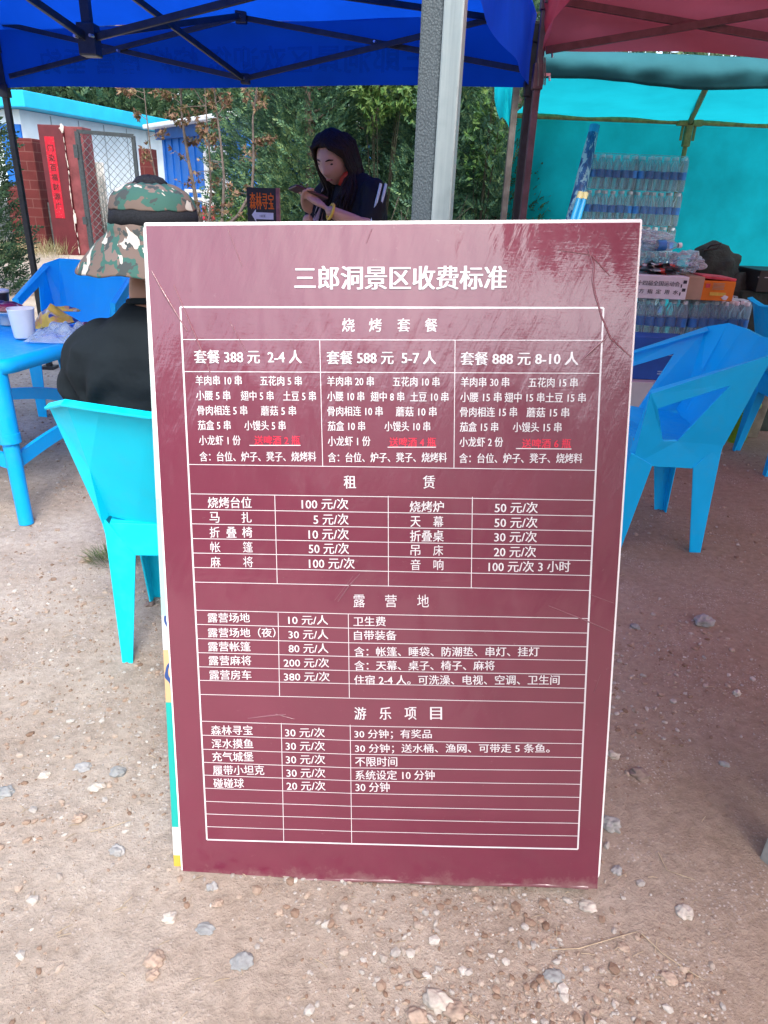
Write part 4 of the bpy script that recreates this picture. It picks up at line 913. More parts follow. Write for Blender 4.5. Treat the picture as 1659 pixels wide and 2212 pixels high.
# ruled lines
lines = MB()
def line(x0, y0, x1, y1, w):
    a, b = uv(x0, y0), uv(x1, y1); k = 14; d_ = Vector((b[0] - a[0], b[1] - a[1], 0)).normalized(); s_ = Vector((-d_.y, d_.x, 0)) * w / 2
    P = []
    for i in range(k + 1):
        u, v = a[0] + (b[0] - a[0]) * i / k, a[1] + (b[1] - a[1]) * i / k; n_ = film_n(u, v) + .0006
        P += [b2(u + s_.x, v + s_.y, n_), b2(u - s_.x, v - s_.y, n_)]
    lines.add(P, [(2 * i, 2 * i + 1, 2 * i + 3, 2 * i + 2) for i in range(k)])
FR = [(406, 668), (1316, 670), (1246, 1836), (449, 1815)]
for i in (0, 1, 3): line(*FR[i], *FR[(i + 1) % 4], .0029)
line(1246, 1836, 760, 1824.5, .0029); line(760, 1824.5, 449, 1815, .0029)
def edge(y, side):                                                  # x on the outer frame at height y
    (x0, y0), (x1, y1) = ((406, 668), (449, 1815)) if side == 0 else ((1316, 670), (1246, 1836)); return x0 + (x1 - x0) * (y - y0) / (y1 - y0)
def rule(yl, xm_, ym, yr, w=.00115): line(edge(yl, 0), yl, xm_, ym, w); line(xm_, ym, edge(yr, 1), yr, w)
for yl, ym, yr in ((738, 739, 740), (807, 809, 811), (1007, 1013, 1020), (1070.3, 1076.9, 1084.6), (1103.7, 1110.7, 1118.4), (1134.9, 1143, 1150.7), (1166.6, 1174.7, 1182.7), (1197.8, 1205.8, 1214.4), (1228.9, 1237.5, 1246.7), (1260.4, 1269.1, 1279)): rule(yl, 848, ym, yr)
for yl, ym, yr in ((1321, 1329.1, 1339.3), (1351.4, 1359.7, 1370.7), (1382, 1391.2, 1400.2), (1412.3, 1420.9, 1429.7), (1442.7, 1451.3, 1460.2), (1471.9, 1479.4, 1489.7), (1502.2, 1510.5, 1520.7),
                   (1559.8, 1570.4, 1579.2), (1589.9, 1601.6, 1608.7), (1620.2, 1631.4, 1638.6), (1648.3, 1660.6, 1666.9), (1675.9, 1688.4, 1696.1), (1704, 1715.7, 1724.4), (1732.4, 1743.5, 1752.7), (1759.6, 1770.5, 1780.4), (1786.9, 1797.8, 1807.7)): rule(yl, 760, ym, yr)
for a in ((705, 740, 708, 1011), (996, 740, 990, 1016), (604, 1073, 607, 1264), (848, 1075, 846, 1270), (1029, 1077, 1024, 1273), (608, 1327, 609, 1507), (759, 1329, 759, 1511), (612, 1564, 614, 1819), (760, 1568, 760, 1823)): line(*a, .00115)
for a in ((551, 966, 661, 966), (848, 970, 952, 970), (1124, 973, 1243, 974)): line(*a, .0014)
lines.build('ruled_lines', 'print_white', brd)
white, red, title = MB(), MB(), MB()
def tx(mb, s, x0, x1, y, h, bold=.0, fat=1, dig=False):
    a, b = uv(x0, y), uv(x1, y); tp, bt = uv((x0 + x1) / 2, y - h / 2), uv((x0 + x1) / 2, y + h / 2); ht = tp[1] - bt[1]
    d_ = (bU * (b[0] - a[0]) + bV * (b[1] - a[1])); w = d_.length; d_.normalize(); up_ = bN.cross(d_)
    put_text(mb, s, b2(a[0], a[1], film_n(*a) + .0010) - up_ * ht / 2, d_, up_, w, ht, bold, fat, nrm=bN)
tx(title, '三郎洞景区收费标准', 653, 1108, 605, 51, .0, 2)
def spread(mb, chars, xs_, y, h, **k):
    for c_, x in zip(chars, xs_): tx(mb, c_, x - h * .46, x + h * .46, y, h, **k)
spread(title, '烧烤套餐', (767, 825, 886, 945), 707, 29)
for s, x0, x1, y in (('套餐 388 元  2-4 人', 435, 665, 775), ('套餐 588 元  5-7 人', 720, 954, 777), ('套餐 888 元 8-10 人', 1008, 1260, 779)): tx(white, s, x0, x1, y, 29, .0, 2)
B3 = [(['羊肉串 10 串', 437, 536], ['五花肉 5 串', 576, 665], ['羊肉串 20 串', 720, 820], ['五花肉 10 串', 861, 961], ['羊肉串 30 串', 1007, 1111], ['五花肉 15 串', 1153, 1258]),
      (['小腰 5 串', 438, 511], ['翅中 5 串', 534, 604], ['土豆 5 串', 625, 695], ['小腰 10 串', 720, 799], ['翅中 8 串', 813, 885], ['土豆 10 串', 898, 980], ['小腰 15 串', 1006, 1094], ['翅中 15 串', 1101, 1186], ['土豆 15 串', 1189, 1275]),
      (['骨肉相连 5 串', 440, 547], ['蘑菇 5 串', 577, 652], ['骨肉相连 10 串', 720, 838], ['蘑菇 10 串', 867, 954], ['骨肉相连 15 串', 1005, 1127], ['蘑菇 15 串', 1148, 1239]),
      (['茄盒 5 串', 441, 511], ['小馒头 5 串', 541, 629], ['茄盒 10 串', 720, 800], ['小馒头 10 串', 842, 940], ['茄盒 15 串', 1004, 1086], ['小馒头 15 串', 1118, 1222]),
      (['小龙虾 1 份', 443, 532], ['小龙虾 1 份', 720, 811], ['小龙虾 2 份', 1003, 1096]),
      (['含：台位、炉子、凳子、烧烤料', 444, 694], ['含：台位、炉子、凳子、烧烤料', 720, 975], ['含：台位、炉子、凳子、烧烤料', 1002, 1266])]
for row, y in zip(B3, (826, 858.5, 890.5, 922.5, 955, 990)):
    for s, x0, x1 in row: tx(white, s, x0, x1, y + (x0 - 440) * .0065, 21)
for s, x0, x1, y in (('送啤酒 2 瓶', 562, 660, 955), ('送啤酒 4 瓶', 852, 952, 959), ('送啤酒 6 瓶', 1137, 1242, 962)): tx(red, s, x0, x1, y, 20, .0, 1)
spread(title, '租赁', (766, 936), 1045, 28)
tx(white, '烧烤台位', 460, 554, 1089, 24); spread(white, '马扎', (474, 543), 1121, 23); spread(white, '折叠椅', (474, 510, 544), 1153, 23)
spread(white, '帐篷', (475, 545), 1185, 23, bold=0, fat=0); spread(white, '麻将', (475, 545), 1217, 23, bold=0, fat=0)
for s, x0, x1, y in (('100 元/次', 662, 762, 1092), ('5 元/次', 687, 762, 1125), ('10 元/次', 676, 762, 1157), ('50 元/次', 676, 762, 1188), ('100 元/次', 676, 774, 1220), ('烧烤炉', 894, 967, 1098), ('折叠桌', 894, 966, 1161),
        ('50 元/次', 1077, 1169, 1100), ('50 元/次', 1076, 1168, 1132), ('30 元/次', 1075, 1166, 1163), ('20 元/次', 1074, 1164, 1195), ('100 元/次 3 小时', 1062, 1237, 1227)): tx(white, s, x0, x1, y, 24)
spread(white, '天幕', (906, 955), 1130, 23); spread(white, '吊床', (905, 954), 1192, 23, bold=0, fat=0); spread(white, '音响', (905, 954), 1223, 23, bold=0, fat=0)
spread(title, '露营地', (783, 851, 920), 1301, 27, bold=0, fat=0)
for s, x0, x1, y in (('露营场地', 457, 547, 1338), ('露营场地（夜）', 457, 602, 1370), ('露营帐篷', 457, 548, 1400), ('露营麻将', 458, 549, 1430), ('露营房车', 459, 549, 1461), ('10 元/人', 630, 715, 1342), ('30 元/人', 630, 715, 1373), ('80 元/人', 630, 715, 1403),
        ('200 元/次', 619, 716, 1434), ('380 元/次', 619, 717, 1464), ('卫生费', 770, 839, 1345), ('自带装备', 771, 862, 1375), ('含：帐篷、睡袋、防潮垫、串灯、挂灯', 771, 1168, 1410), ('含：天幕、桌子、椅子、麻将', 771, 1072, 1440), ('住宿 2-4 人。可洗澡、电视、空调、卫生间', 770, 1211, 1471),
        ('森林寻宝', 461, 550, 1580), ('浑水摸鱼', 462, 551, 1609), ('充气城堡', 463, 551, 1637), ('履带小坦克', 464, 574, 1666), ('碰碰球', 465, 530, 1694), ('30 元/次', 620, 705, 1584), ('30 元/次', 621, 705, 1613), ('30 元/次', 621, 705, 1642), ('30 元/次', 622, 705, 1671), ('20 元/次', 622, 705, 1699),
        ('30 分钟；有奖品', 769, 935, 1588), ('30 分钟；送水桶、渔网、可带走 5 条鱼。', 770, 1188, 1619), ('不限时间', 770, 860, 1647), ('系统设定 10 分钟', 770, 940, 1676), ('30 分钟', 770, 843, 1702)): tx(white, s, x0, x1, y - (1.0 if x0 < 500 else 0), 20.5)
spread(title, '游乐项目', (782, 836, 890, 945), 1543, 27)
title.build('heading_lettering', 'print_white', brd); white.build('white_lettering', 'print_white', brd); red.build('red_lettering', 'print_red', brd)
cr = MB()
for pts, w in (([(1283, 540), (1297, 580), (1293, 610), (1298, 640), (1312, 690), (1330, 735), (1374, 776)], .0035), ([(1322, 735), (1300, 752), (1283, 768), (1266, 784)], .004), ([(1312, 742), (1286, 772)], .003), ([(785, 1243), (762, 1268), (737, 1303)], .0032), ([(770, 1248), (730, 1300)], .002),
               ([(540, 1554), (590, 1548), (622, 1546)], .0032), ([(600, 1545), (640, 1556)], .002), ([(1280, 1288), (1330, 1306)], .003), ([(1190, 1312), (1260, 1340), (1326, 1368)], .003), ([(345, 590), (372, 640), (420, 720)], .004), ([(392, 620), (450, 760), (476, 830)], .0035), ([(512, 700), (560, 790)], .003), ([(1300, 1460), (1285, 1500)], .002),
               ([(510, 500), (540, 580)], .0025), ([(820, 500), (808, 530)], .003), ([(1220, 545), (1290, 555), (1330, 600)], .003), ([(1215, 880), (1180, 960)], .0018), ([(640, 740), (670, 800)], .0025)):
    P = [b2(*uv(x, y), film_n(*uv(x, y)) + .0002) for x, y in pts]; k = len(P)
    cr.tube(P, [w * .25] + [w * .5] * (k - 2) + [w * .25], 6, cap=True)
cr.build('film_crease', 'crease', brd)
# sag of film along the bottom edge
mb = MB(); mb.tube([b2(u, .003 + .0012 * math.sin(u * 21), -.004) for u in np.linspace(.004, BW - .02, 60)], [.0052 + .0006 * math.sin(i * 1.1) for i in range(60)], 10); mb.build('bottom_hem', 'maroon', brd)

# ------------------------------------------------------------------ faceted plastic chairs
def make_chair(mat, label):
    t = thing('plastic_chair', label, 'chair', group='faceted plastic armchairs'); V3 = Vector; TH = .0065
    def m(p): return V3((-p.x, p.y, p.z))
    T0_, T1, T2, E = V3((0, -.315, .775)), V3((.115, -.308, .785)), V3((.200, -.288, .788)), V3((.266, -.235, .762))
    S0, S1, S2 = V3((0, -.165, .43)), V3((.125, -.16, .43)), V3((.192, -.158, .445)); RT = V3((.203, -.180, .43)); K1 = V3((.195, -.225, .60)); E2 = V3((.262, -.205, .635))
    mb = MB(); F_ = [(T0_, S0, S1, T1), (T1, S1, K1, T2), (S1, S2, K1), (T2, K1, E), (K1, S2, RT, E)]
    for q in F_:
        mb.add(q, [tuple(range(len(q)))[::-1]]); mb.add([m(p) for p in q], [tuple(range(len(q)))])
    lip = [T0_, T1, T2, E]
    for a, b in zip(lip, lip[1:]):
        o_ = V3((0, -.022, -.006)); q = (a, b, b + o_, a + o_); mb.add(q, [(0, 1, 2, 3)]); mb.add([m(p) for p in q], [(3, 2, 1, 0)])
    mb.build('backrest', mat, t, TH, .003, weld=True)
    fs_, rs_ = V3((.205, .142, .445)), V3((.19, -.165, .43)); Q1, Q2 = V3((.226, .045, .445)), V3((.212, -.010, .442))
    mb = MB(); c0_ = V3((0, .152, .445)); c1_ = V3((0, .02, .415)); c2_ = V3((0, -.165, .43))
    for q in ((c1_, c0_, fs_), (c1_, fs_, Q1), (c1_, Q1, Q2), (c1_, Q2, rs_), (c1_, rs_, c2_)):
        mb.add(q, [(0, 2, 1)]); mb.add([m(p) for p in q], [(0, 1, 2)])
    fl, rl = V3((.225, .132, .35)), V3((.195, -.172, .335))
    for q in ((c0_, fs_, fl, V3((0, .142, .365))), (c2_ + V3((0, -.004, 0)), rs_ + V3((0, -.004, 0)), rl, V3((0, -.172, .34)))):
        mb.add(q, [(0, 1, 2, 3)]); mb.add([m(p) for p in q], [(3, 2, 1, 0)])
    mb.build('seat', mat, t, TH, .003, weld=True)
    F = V3((.270, .135, .618)); Fd = V3((.264, .100, .570)); Ed = V3((.255, -.125, .655)); Fi, Ei = V3((.242, .125, .624)), V3((.235, -.235, .752))
    for s in (1, -1):
        g = (lambda p: p) if s > 0 else m; mb = MB(); fx_ = (lambda n: tuple(range(n))) if s > 0 else (lambda n: tuple(range(n))[::-1])
        for q in ((E, Ed, Fd, F), (E, F, Fi, Ei), (F, Fd, Q1), (F, Q1, fl), (Q1, Q2, rl, fl), (Q2, RT, rl), (E, RT, Q2, Ed), (F, fl, fl + V3((-.03, .012, 0)), Fi)):
            mb.add([g(p) for p in q], [fx_(len(q))])
        mb.build('arm', mat, t, TH, .003, weld=True)
        mb = MB(); a, b, c = V3((.235, .148, .40)), V3((.222, .062, .352)), V3((.16, .148, .36)); d_, e_, h_ = V3((.222, .160, 0)), V3((.218, .115, 0)), V3((.175, .160, 0))
        for q in ((a, b, e_, d_), (a, d_, h_, c)): mb.add([g(p) for p in q], [fx_(4)])
        mb.build('leg', mat, t, TH, .002, weld=True)
        mb = MB(); a, b, c = V3((.200, -.176, .44)), V3((.207, -.09, .345)), V3((.130, -.176, .335)); d_, e_, h_ = V3((.196, -.196, 0)), V3((.196, -.156, 0)), V3((.168, -.196, 0))
        for q in ((a, d_, e_, b), (a, c, h_, d_)): mb.add([g(p) for p in q], [fx_(4)])
        mb.build('leg', mat, t, TH, .002, weld=True)
    return t
def place(o, x, y, rz, s=1, z=0): o.matrix_basis = Matrix.Translation((x, y, z)) @ Matrix.Rotation(R_(rz), 4, 'Z') @ Matrix.Scale(s, 4)
ch = make_chair('chair_cyan', 'bright cyan plastic chair behind the board, with the man sitting on it'); place(ch, -.515, 1.765, 0, .98)
ch = make_chair('chair_blue', 'blue plastic armchair in full view right of the board'); place(ch, 1.025, 2.60, 90, 1.02)
for lab, a in (('blue plastic armchair cut by the right border, behind the full one', (2.11, 3.47, -92, 1.03)), ('blue plastic armchair on the far side of the blue table', (-1.74, 3.93, 178, 1.03))):
    c = dup(ch); c['label'] = lab; place(c, *a)

# ------------------------------------------------------------------ table and what is on it
td = Vector((.22, .975, 0)).normalized(); tn = Vector((-td.y, td.x, 0)); K = Vector((-1.375, 2.40, 0)); S_ = .80; ZT = .625
tc = K + (td + tn) * S_ / 2; rotT = Matrix((td, tn, zz)).transposed()
t = thing('plastic_table', 'square blue plastic table with thick tube legs', 'table', tc)
def rrect(h, rad, z, k=8):
    P = []
    for sx, sy, s0 in ((1, 1, 0), (-1, 1, 90), (-1, -1, 180), (1, -1, 270)):
        for j in range(k + 1):
            a = R_(s0 + 90 * j / k); P.append(tc + td * (sx * (h - rad) + rad * math.cos(a)) + tn * (sy * (h - rad) + rad * math.sin(a)) + zz * z)
    return P
mb = MB(); rings = [(S_ / 2 - .05, .07, ZT - .006), (S_ / 2 - .04, .08, ZT), (S_ / 2 - .012, .09, ZT), (S_ / 2, .1, ZT - .012), (S_ / 2 + .004, .1, ZT - .048), (S_ / 2 - .008, .1, ZT - .05)]
P = [rrect(*q) for q in rings]; k = len(P[0]); mb.add([p for q in P for p in q], [(i * k + j, (i + 1) * k + j, (i + 1) * k + (j + 1) % k, i * k + (j + 1) % k) for i in range(len(P) - 1) for j in range(k)], 0, True)
mb.add(P[0], [tuple(range(k))]); mb.add([p - zz * .03 for p in P[0]], [tuple(range(k))[::-1]]); mb.build('tabletop', 'table_blue', t)
ft = []
for sx, sy in ((-1, -1), (1, -1), (1, 1), (-1, 1)):
    a = tc + td * sx * (S_ / 2 - .05) + tn * sy * (S_ / 2 - .05); b = tc + td * sx * (S_ / 2 - .015) + tn * sy * (S_ / 2 - .015); mb = MB(); e = zz * (ZT - .03)
    mb.tube([a + e, a.lerp(b, .45) + e * .55], .036, 16); mb.tube([a.lerp(b, .43) + e * .57, b + zz * .0], [.029, .027], 16); mb.tube([a.lerp(b, .40) + e * .60, a.lerp(b, .46) + e * .54], .039, 16)
    mb.build('leg', 'table_blue', t); ft.append(a.lerp(b, .6) + zz * (ZT * .42))
mb = MB()
for i in range(4):
    a, b = ft[i], ft[(i + 1) % 4]; P = [a.lerp(b, u) + zz * (.045 * math.sin(math.pi * u) - .02) for u in np.linspace(0, 1, 14)]
    for p, q in zip(P, P[1:]): mb.bar(p, q, .016, .055)
mb.build('arched_brace', 'table_blue', t)
def on(x, y, z=ZT): return gnd(x, y, z)
c = on(55, 729); t = tag(MB().build('x', 'cup_white'), '', ''); bpy.data.objects.remove(t)
def sq(p, a, e=.16): k = 1 + e * (abs(math.cos(2 * a)) ** 2) * -.55; return Vector((p.x * k, p.y * k, p.z))
mb = MB(); mb.lathe([(0, .002), (.040, .001), (.0445, .006), (.055, .115), (.057, .118), (.0535, .117), (.043, .01), (0, .008)], c + zz * .0, 32, rot=Matrix.Rotation(.4, 3, 'Z'), fn=sq)
tag(mb.build('paper_cup', 'cup_white'), 'plain white paper cup at the front corner of the blue table', 'cup')
c = on(6, 688); mb = MB(); mb.lathe([(0, 0), (.036, 0), (.044, .11), (.046, .112), (.046, .118), (.0, .118)], c, 24)
o = mb.build('dark_cup', 'cup_dark'); tag(o, 'dark drink cup with a pale lid at the left border of the table', 'cup'); mb = MB(); mb.lathe([(0, .119), (.047, .119), (.048, .128), (.04, .131), (0, .131)], c, 24); mb.build('lid', 'cup_white', o)
def pouch(c, ang, L, Wd, Hh, mat, name, label, tilt=0, seed=1, cat='snack packet'):
    mb = MB(); rot = Matrix.Rotation(ang, 3, 'Z') @ Matrix.Rotation(tilt, 3, 'Y')
    def top(u, v): 
        k = math.sin(math.pi * min(1, max(0, u))) ** .5 * math.sin(math.pi * v) ** .5
        return c + rot @ Vector(((u - .5) * L, (v - .5) * Wd * (1 - .12 * math.sin(math.pi * u)), .004 + Hh * k * (1 + .5 * noise.noise(Vector((u * 4, v * 4, seed))))))
    def bot(u, v): 
        p = top(u, v); q = rot.transposed() @ (p - c); q.z = .002; return c + rot @ q
    mb.grid(top, 18, 14); mb.grid(lambda u, v: bot(1 - u, v), 18, 14); tag(mb.build(name, mat), label, cat)
c = on(20, 700); mb = MB(); mb.lathe([(0, .052), (.085, .052), (.105, .066), (.108, .066), (.10, .06), (.03, .045), (.035, .0), (0, 0)], c, 28); tag(mb.build('snack_dish', 'cup_white'), 'white footed snack dish at the left border of the table', 'dish')
pouch(c + zz * .058 + Vector((.0, 0, 0)), .2, .17, .10, .035, 'snack', 'snack_packet', 'purple red snack packet lying on the white dish', 0, 3)
pouch(on(118, 706) + zz * .0, -.5, .19, .13, .075, 'snack_y', 'snack_packet', 'open yellow snack packet leaning behind the white cup', -.25, 5)
pouch(on(135, 672), .1, .17, .04, .02, 'snack_y', 'snack_packet', 'flat orange snack wrapper at the far edge of the table', 0, 8)
mb = MB(); c = on(150, 735) 
mb.grid(lambda u, v: c + Vector(((u - .5) * .30, (v - .5) * .17, .004 + .05 * (math.sin(math.pi * u) * math.sin(math.pi * v)) ** .6 * (1 + 1.1 * noise.noise(Vector((u * 7, v * 7, 2)))))), 30, 22)
tag(mb.build('plastic_bag', 'bag_clear'), 'crumpled clear plastic bag on the blue table beside the man', 'plastic bag')
pouch(on(180, 703), .1, .075, .035, .012, 'snack', 'snack_packet', 'tiny pinkish wrapper on the table close to the shoulder of the man', 0, 9)
#==PEOPLE==
# ------------------------------------------------------------------ people
def loft(rings, n=28, cap=True):
    """rings of (centre, half width, half depth, turn)"""
    V = []; F = []
    for c, rx_, ry_, tw in rings:
        for k in range(n):
            a = 2 * math.pi * k / n; p = Vector((rx_ * math.cos(a), ry_ * math.sin(a), 0)); p.rotate(Matrix.Rotation(tw, 3, 'Z')); V.append(Vector(c) + p)
    for i in range(len(rings) - 1):
        for k in range(n): F.append((i * n + k, i * n + (k + 1) % n, (i + 1) * n + (k + 1) % n, (i + 1) * n + k))
    if cap: F += [tuple(range(n))[::-1], tuple(range(len(V) - n, len(V)))]
    return V, F
def head_vf(c, rot, s=1.0):
    n, m = 40, 30; V = []; F = []; G = lambda x, z, x0, z0, w, h: math.exp(-((x - x0) / w) ** 2 - ((z - z0) / h) ** 2)
    for j in range(m + 1):
        th = math.pi * j / m
        for i in range(n):
            a = 2 * math.pi * i / n; x, y, z = math.sin(th) * math.cos(a), math.sin(th) * math.sin(a), math.cos(th)
            jaw = 1 - (.30 * max(0, -z) ** 1.6 if y > -.2 else .1 * max(0, -z)); p = Vector((x * .074 * jaw, y * .094 * (1 if y > 0 else 1.04), z * .116))
            if y > 0:
                X, Z = p.x, p.z; p.y *= 1 - .08 * max(0, -z)
                p.y += .021 * G(X, Z, 0, -.028, .011, .016) + .010 * G(X, Z, 0, -.005, .009, .022) + .004 * G(X, Z, 0, .028, .05, .010) + .005 * G(X, Z, 0, -.060, .020, .007) + .004 * G(X, Z, 0, -.069, .018, .006) + .009 * G(X, Z, 0, -.098, .022, .014)
                p.y -= .008 * (G(X, Z, .030, .012, .014, .010) + G(X, Z, -.030, .012, .014, .010)); p.y += .003 * (G(X, Z, .042, -.02, .02, .02) + G(X, Z, -.042, -.02, .02, .02))
            V.append(Vector(c) + rot @ (p * s))
    for j in range(m):
        for i in range(n): F.append((j * n + i, (j + 1) * n + i, (j + 1) * n + (i + 1) % n, j * n + (i + 1) % n))
    return V, F
def ear_vf(c, rot, sx, s=1.0):
    mb = MB(); mb.blob(Vector(c) + rot @ Vector((sx * .073, -.005, -.005)) * s, (.008 * s, .02 * s, .032 * s), 1, .05, sub=2, rot=rot); return mb.v, mb.f
def hand_chains(wrist, palm_dir, across, normal, curl, thumb_side, s=1.0, spread_=.0):
    """palm plus four bent fingers and a thumb leaving its side; curl bends the fingers towards normal"""
    w = Vector(wrist); d_, a_, n_ = Vector(palm_dir).normalized(), Vector(across).normalized(), Vector(normal).normalized(); ch = []
    for k, (off, L) in enumerate(((-.030, .068), (-.010, .078), (.010, .073), (.029, .058))):
        b0 = w + (d_ * .012 + a_ * off * .5) * s; b1 = w + (d_ * .085 + a_ * off) * s
        P = [b0, b1]; R = [.0125 * s, .0105 * s]; ang = curl * .5; p = b1
        for q in (.45, .32, .23):
            v = d_ * math.cos(ang) + n_ * math.sin(ang); p = p + v * L * q * s; P.append(p); R.append((.0092 - .0012 * len(P) * .4) * s); ang += curl * (.55 + .05 * k)
        ch.append((P, R))
    th0 = w + (d_ * .025 + a_ * thumb_side * .022) * s; th1 = w + (d_ * .055 + a_ * thumb_side * .046 + n_ * .008) * s; th2 = th1 + (d_ * .028 + a_ * thumb_side * .010 + n_ * .016) * s; th3 = th2 + (d_ * .024 - a_ * thumb_side * .002 + n_ * .014) * s
    ch.append(([th0, th1, th2, th3], [.014 * s, .0115 * s, .0098 * s, .0082 * s])); return ch

# the seated man, seen from behind
mx, my = -.603, 1.86
man = thing('person', 'person in black shirt and camouflage bucket hat sitting with back to viewer', 'person', (mx, my, 0))
I3 = Matrix.Identity(3); hc = Vector((mx - .002, my + .03, 1.085)); rh = Matrix.Rotation(.05, 3, 'X') @ I3
body = skin_mesh([
    ([(mx - .012, my + .0, .895), (mx - .012, my + .008, .96), (mx - .006, my + .02, 1.04)], [.078, .072, .070]),
    ([(mx - .19, my - .02, .83), (mx - .235, my + .02, .66), (mx - .225, my + .22, .585), (mx - .19, my + .40, .61), (mx - .17, my + .47, .63)], [.055, .05, .043, .033, .029]),
    ([(mx + .19, my - .02, .83), (mx + .235, my + .02, .66), (mx + .225, my + .22, .585), (mx + .15, my + .38, .63), (mx + .11, my + .45, .65)], [.055, .05, .043, .033, .029]),
    ([(mx - .09, my + .02, .49), (mx - .15, my + .46, .50), (mx - .16, my + .50, .12), (mx - .16, my + .50, .05)], [.085, .066, .05, .042]),
    ([(mx + .09, my + .02, .49), (mx + .13, my + .46, .50), (mx + .15, my + .50, .12), (mx + .15, my + .50, .05)], [.085, .066, .05, .042]),
    *hand_chains((mx - .17, my + .47, .63), (.3, 1, .1), (1, -.3, 0), (0, 0, -1), .6, 1), *hand_chains((mx + .11, my + .45, .65), (-.3, 1, .1), (1, .3, 0), (0, 0, -1), .6, -1)],
    .0085, [head_vf(hc, rh), ear_vf(hc, rh, 1), ear_vf(hc, rh, -1), loft([((mx, my + .02, .44), .16, .13, 0), ((mx, my, .62), .165, .12, 0), ((mx, my - .02, .80), .185, .11, 0), ((mx, my - .01, .88), .12, .075, 0), ((mx, my, .92), .06, .055, 0)])])
from_vf('body', body, 'skin', man)
def folds(VF, amp, sc, seed):
    V, F = VF; me = bpy.data.meshes.new('f'); me.from_pydata(V, [], F); me.update(); N = [v.normal.copy() for v in me.vertices]; bpy.data.meshes.remove(me)
    return [v + n * amp * (noise.noise(Vector((v.x * sc[0], v.y * sc[1], v.z * sc[2])) + Vector((seed, 0, 0))) + .5 * abs(noise.noise(v * sc[0] * 1.7 + Vector((0, seed, 0))))) for v, n in zip(V, N)], F
shirt = skin_mesh([
    ([(mx - .10, my - .02, .865), (mx - .175, my - .012, .825), (mx - .218, my + .005, .765), (mx - .238, my + .03, .69), (mx - .240, my + .075, .62)], [.065, .075, .078, .075, .070]),
    ([(mx + .10, my - .02, .865), (mx + .175, my - .012, .825), (mx + .218, my + .005, .765), (mx + .238, my + .03, .69), (mx + .240, my + .075, .62)], [.065, .075, .078, .075, .070])], .009,
    [loft([((mx, my + .02, .45), .20, .155, 0), ((mx, my + .0, .55), .205, .155, 0), ((mx, my - .015, .66), .215, .155, 0), ((mx, my - .035, .76), .235, .145, 0), ((mx, my - .035, .82), .228, .128, 0), ((mx, my - .025, .862), .185, .108, 0), ((mx, my - .012, .900), .125, .088, 0), ((mx, my + .002, .932), .083, .072, 0)])])
def creases(VF):
    V, F = VF; out = []
    for v in V:
        s_ = -1 if v.x < mx else 1; dx, dz = (v.x - mx) * s_ - .185, v.z - .665; r_ = math.hypot(dx, dz); a = math.atan2(dz, dx)
        k = .010 * math.exp(-((r_ - .07) / .075) ** 2) * math.sin(a * 7 + 1.3 * noise.noise(v * 9)) + .004 * math.exp(-((v.z - .60) / .09) ** 2) * math.sin(v.z * 120 + (v.x - mx) * 22)
        n_ = Vector((v.x - mx, (v.y - my) * 1.6, 0)); n_ = n_.normalized() if n_.length > .02 else n_; out.append(v + n_ * k)
    return out, F
sh = from_vf('shirt', creases(folds(shirt, .011, (11, 11, 5), 3.0)), 'black_shirt', man)
mb = MB(); nc = Vector((mx, my + .004, .925)); mb.tube([nc + Vector((.080 * math.cos(a), .068 * math.sin(a), .006 - .014 * math.sin(a))) for a in np.linspace(0, 6.283, 33)], .0085, 8, cap=False); mb.build('collar', 'black_shirt', sh)
def seg_tube(a, b, r0, r1, n=16):
    mb = MB(); mb.tube([a, (Vector(a) + Vector(b)) / 2, b], [r0, (r0 + r1) / 2, r1], n); return mb
tr = skin_mesh([([(mx - .09, my + .0, .50), (mx - .15, my + .46, .51), (mx - .16, my + .50, .30), (mx - .16, my + .50, .10)], [.105, .085, .07, .062]), ([(mx + .09, my + .0, .50), (mx + .13, my + .46, .51), (mx + .15, my + .50, .30), (mx + .15, my + .50, .10)], [.105, .085, .07, .062])])
from_vf('trousers', tr, 'black_vest', man)
for s in (-1, 1):
    mb = MB(); mb.blob((mx + s * .155, my + .56, .04), (.048, .125, .042), 2, .06, sub=3, smooth=True); mb.build('shoe', 'black_box', man)
mb = MB(); mb.blob(hc + Vector((0, -.03, -.012)), (.076, .076, .095), 4, .03, sub=3, smooth=True); mb.build('hair', 'hair', man)
ht = thing('bucket_hat', None, None, (0, 0, 0)); bpy.data.objects.remove(ht)
hx_, hy_ = mx - .004, my + .02
def hat(p, a):
    k = max(0, (p.xy.length - .125) / .09); z = p.z - .022 * k * (math.sin(a) * -.6 + .2 * math.cos(2 * a)) + .008 * math.sin(3 * a + .6) * k + .003 * math.sin(7 * a) * k
    w = 1 + .05 * noise.noise(Vector((math.cos(a) * 2.2, math.sin(a) * 2.2, p.z * 16))) + .012 * noise.noise(Vector((math.cos(a) * 7, math.sin(a) * 7, p.z * 40)))
    return Vector((p.x * w * (1 + .03 * math.cos(2 * a)), p.y * w * 1.06, z + .03 * p.y * .6 + .004 * noise.noise(Vector((math.cos(a) * 3, math.sin(a) * 3, 4)))))
def hatpart(name, prof, mat, parent, solid=.003):
    mb = MB(); mb.lathe(prof, (hx_, hy_, 0), 56, fn=hat); return mb.build(name, mat, parent, solid)
hb = hatpart('bucket_hat', [(.040, 1.214), (.058, 1.209), (.082, 1.196), (.096, 1.180), (.1015, 1.160), (.102, 1.157)], 'camo', man)
hatpart('brim', [(.1055, 1.124), (.108, 1.104), (.110, 1.098), (.115, 1.094), (.135, 1.079), (.158, 1.058), (.178, 1.038), (.193, 1.022), (.195, 1.018)], 'camo_brim', hb)
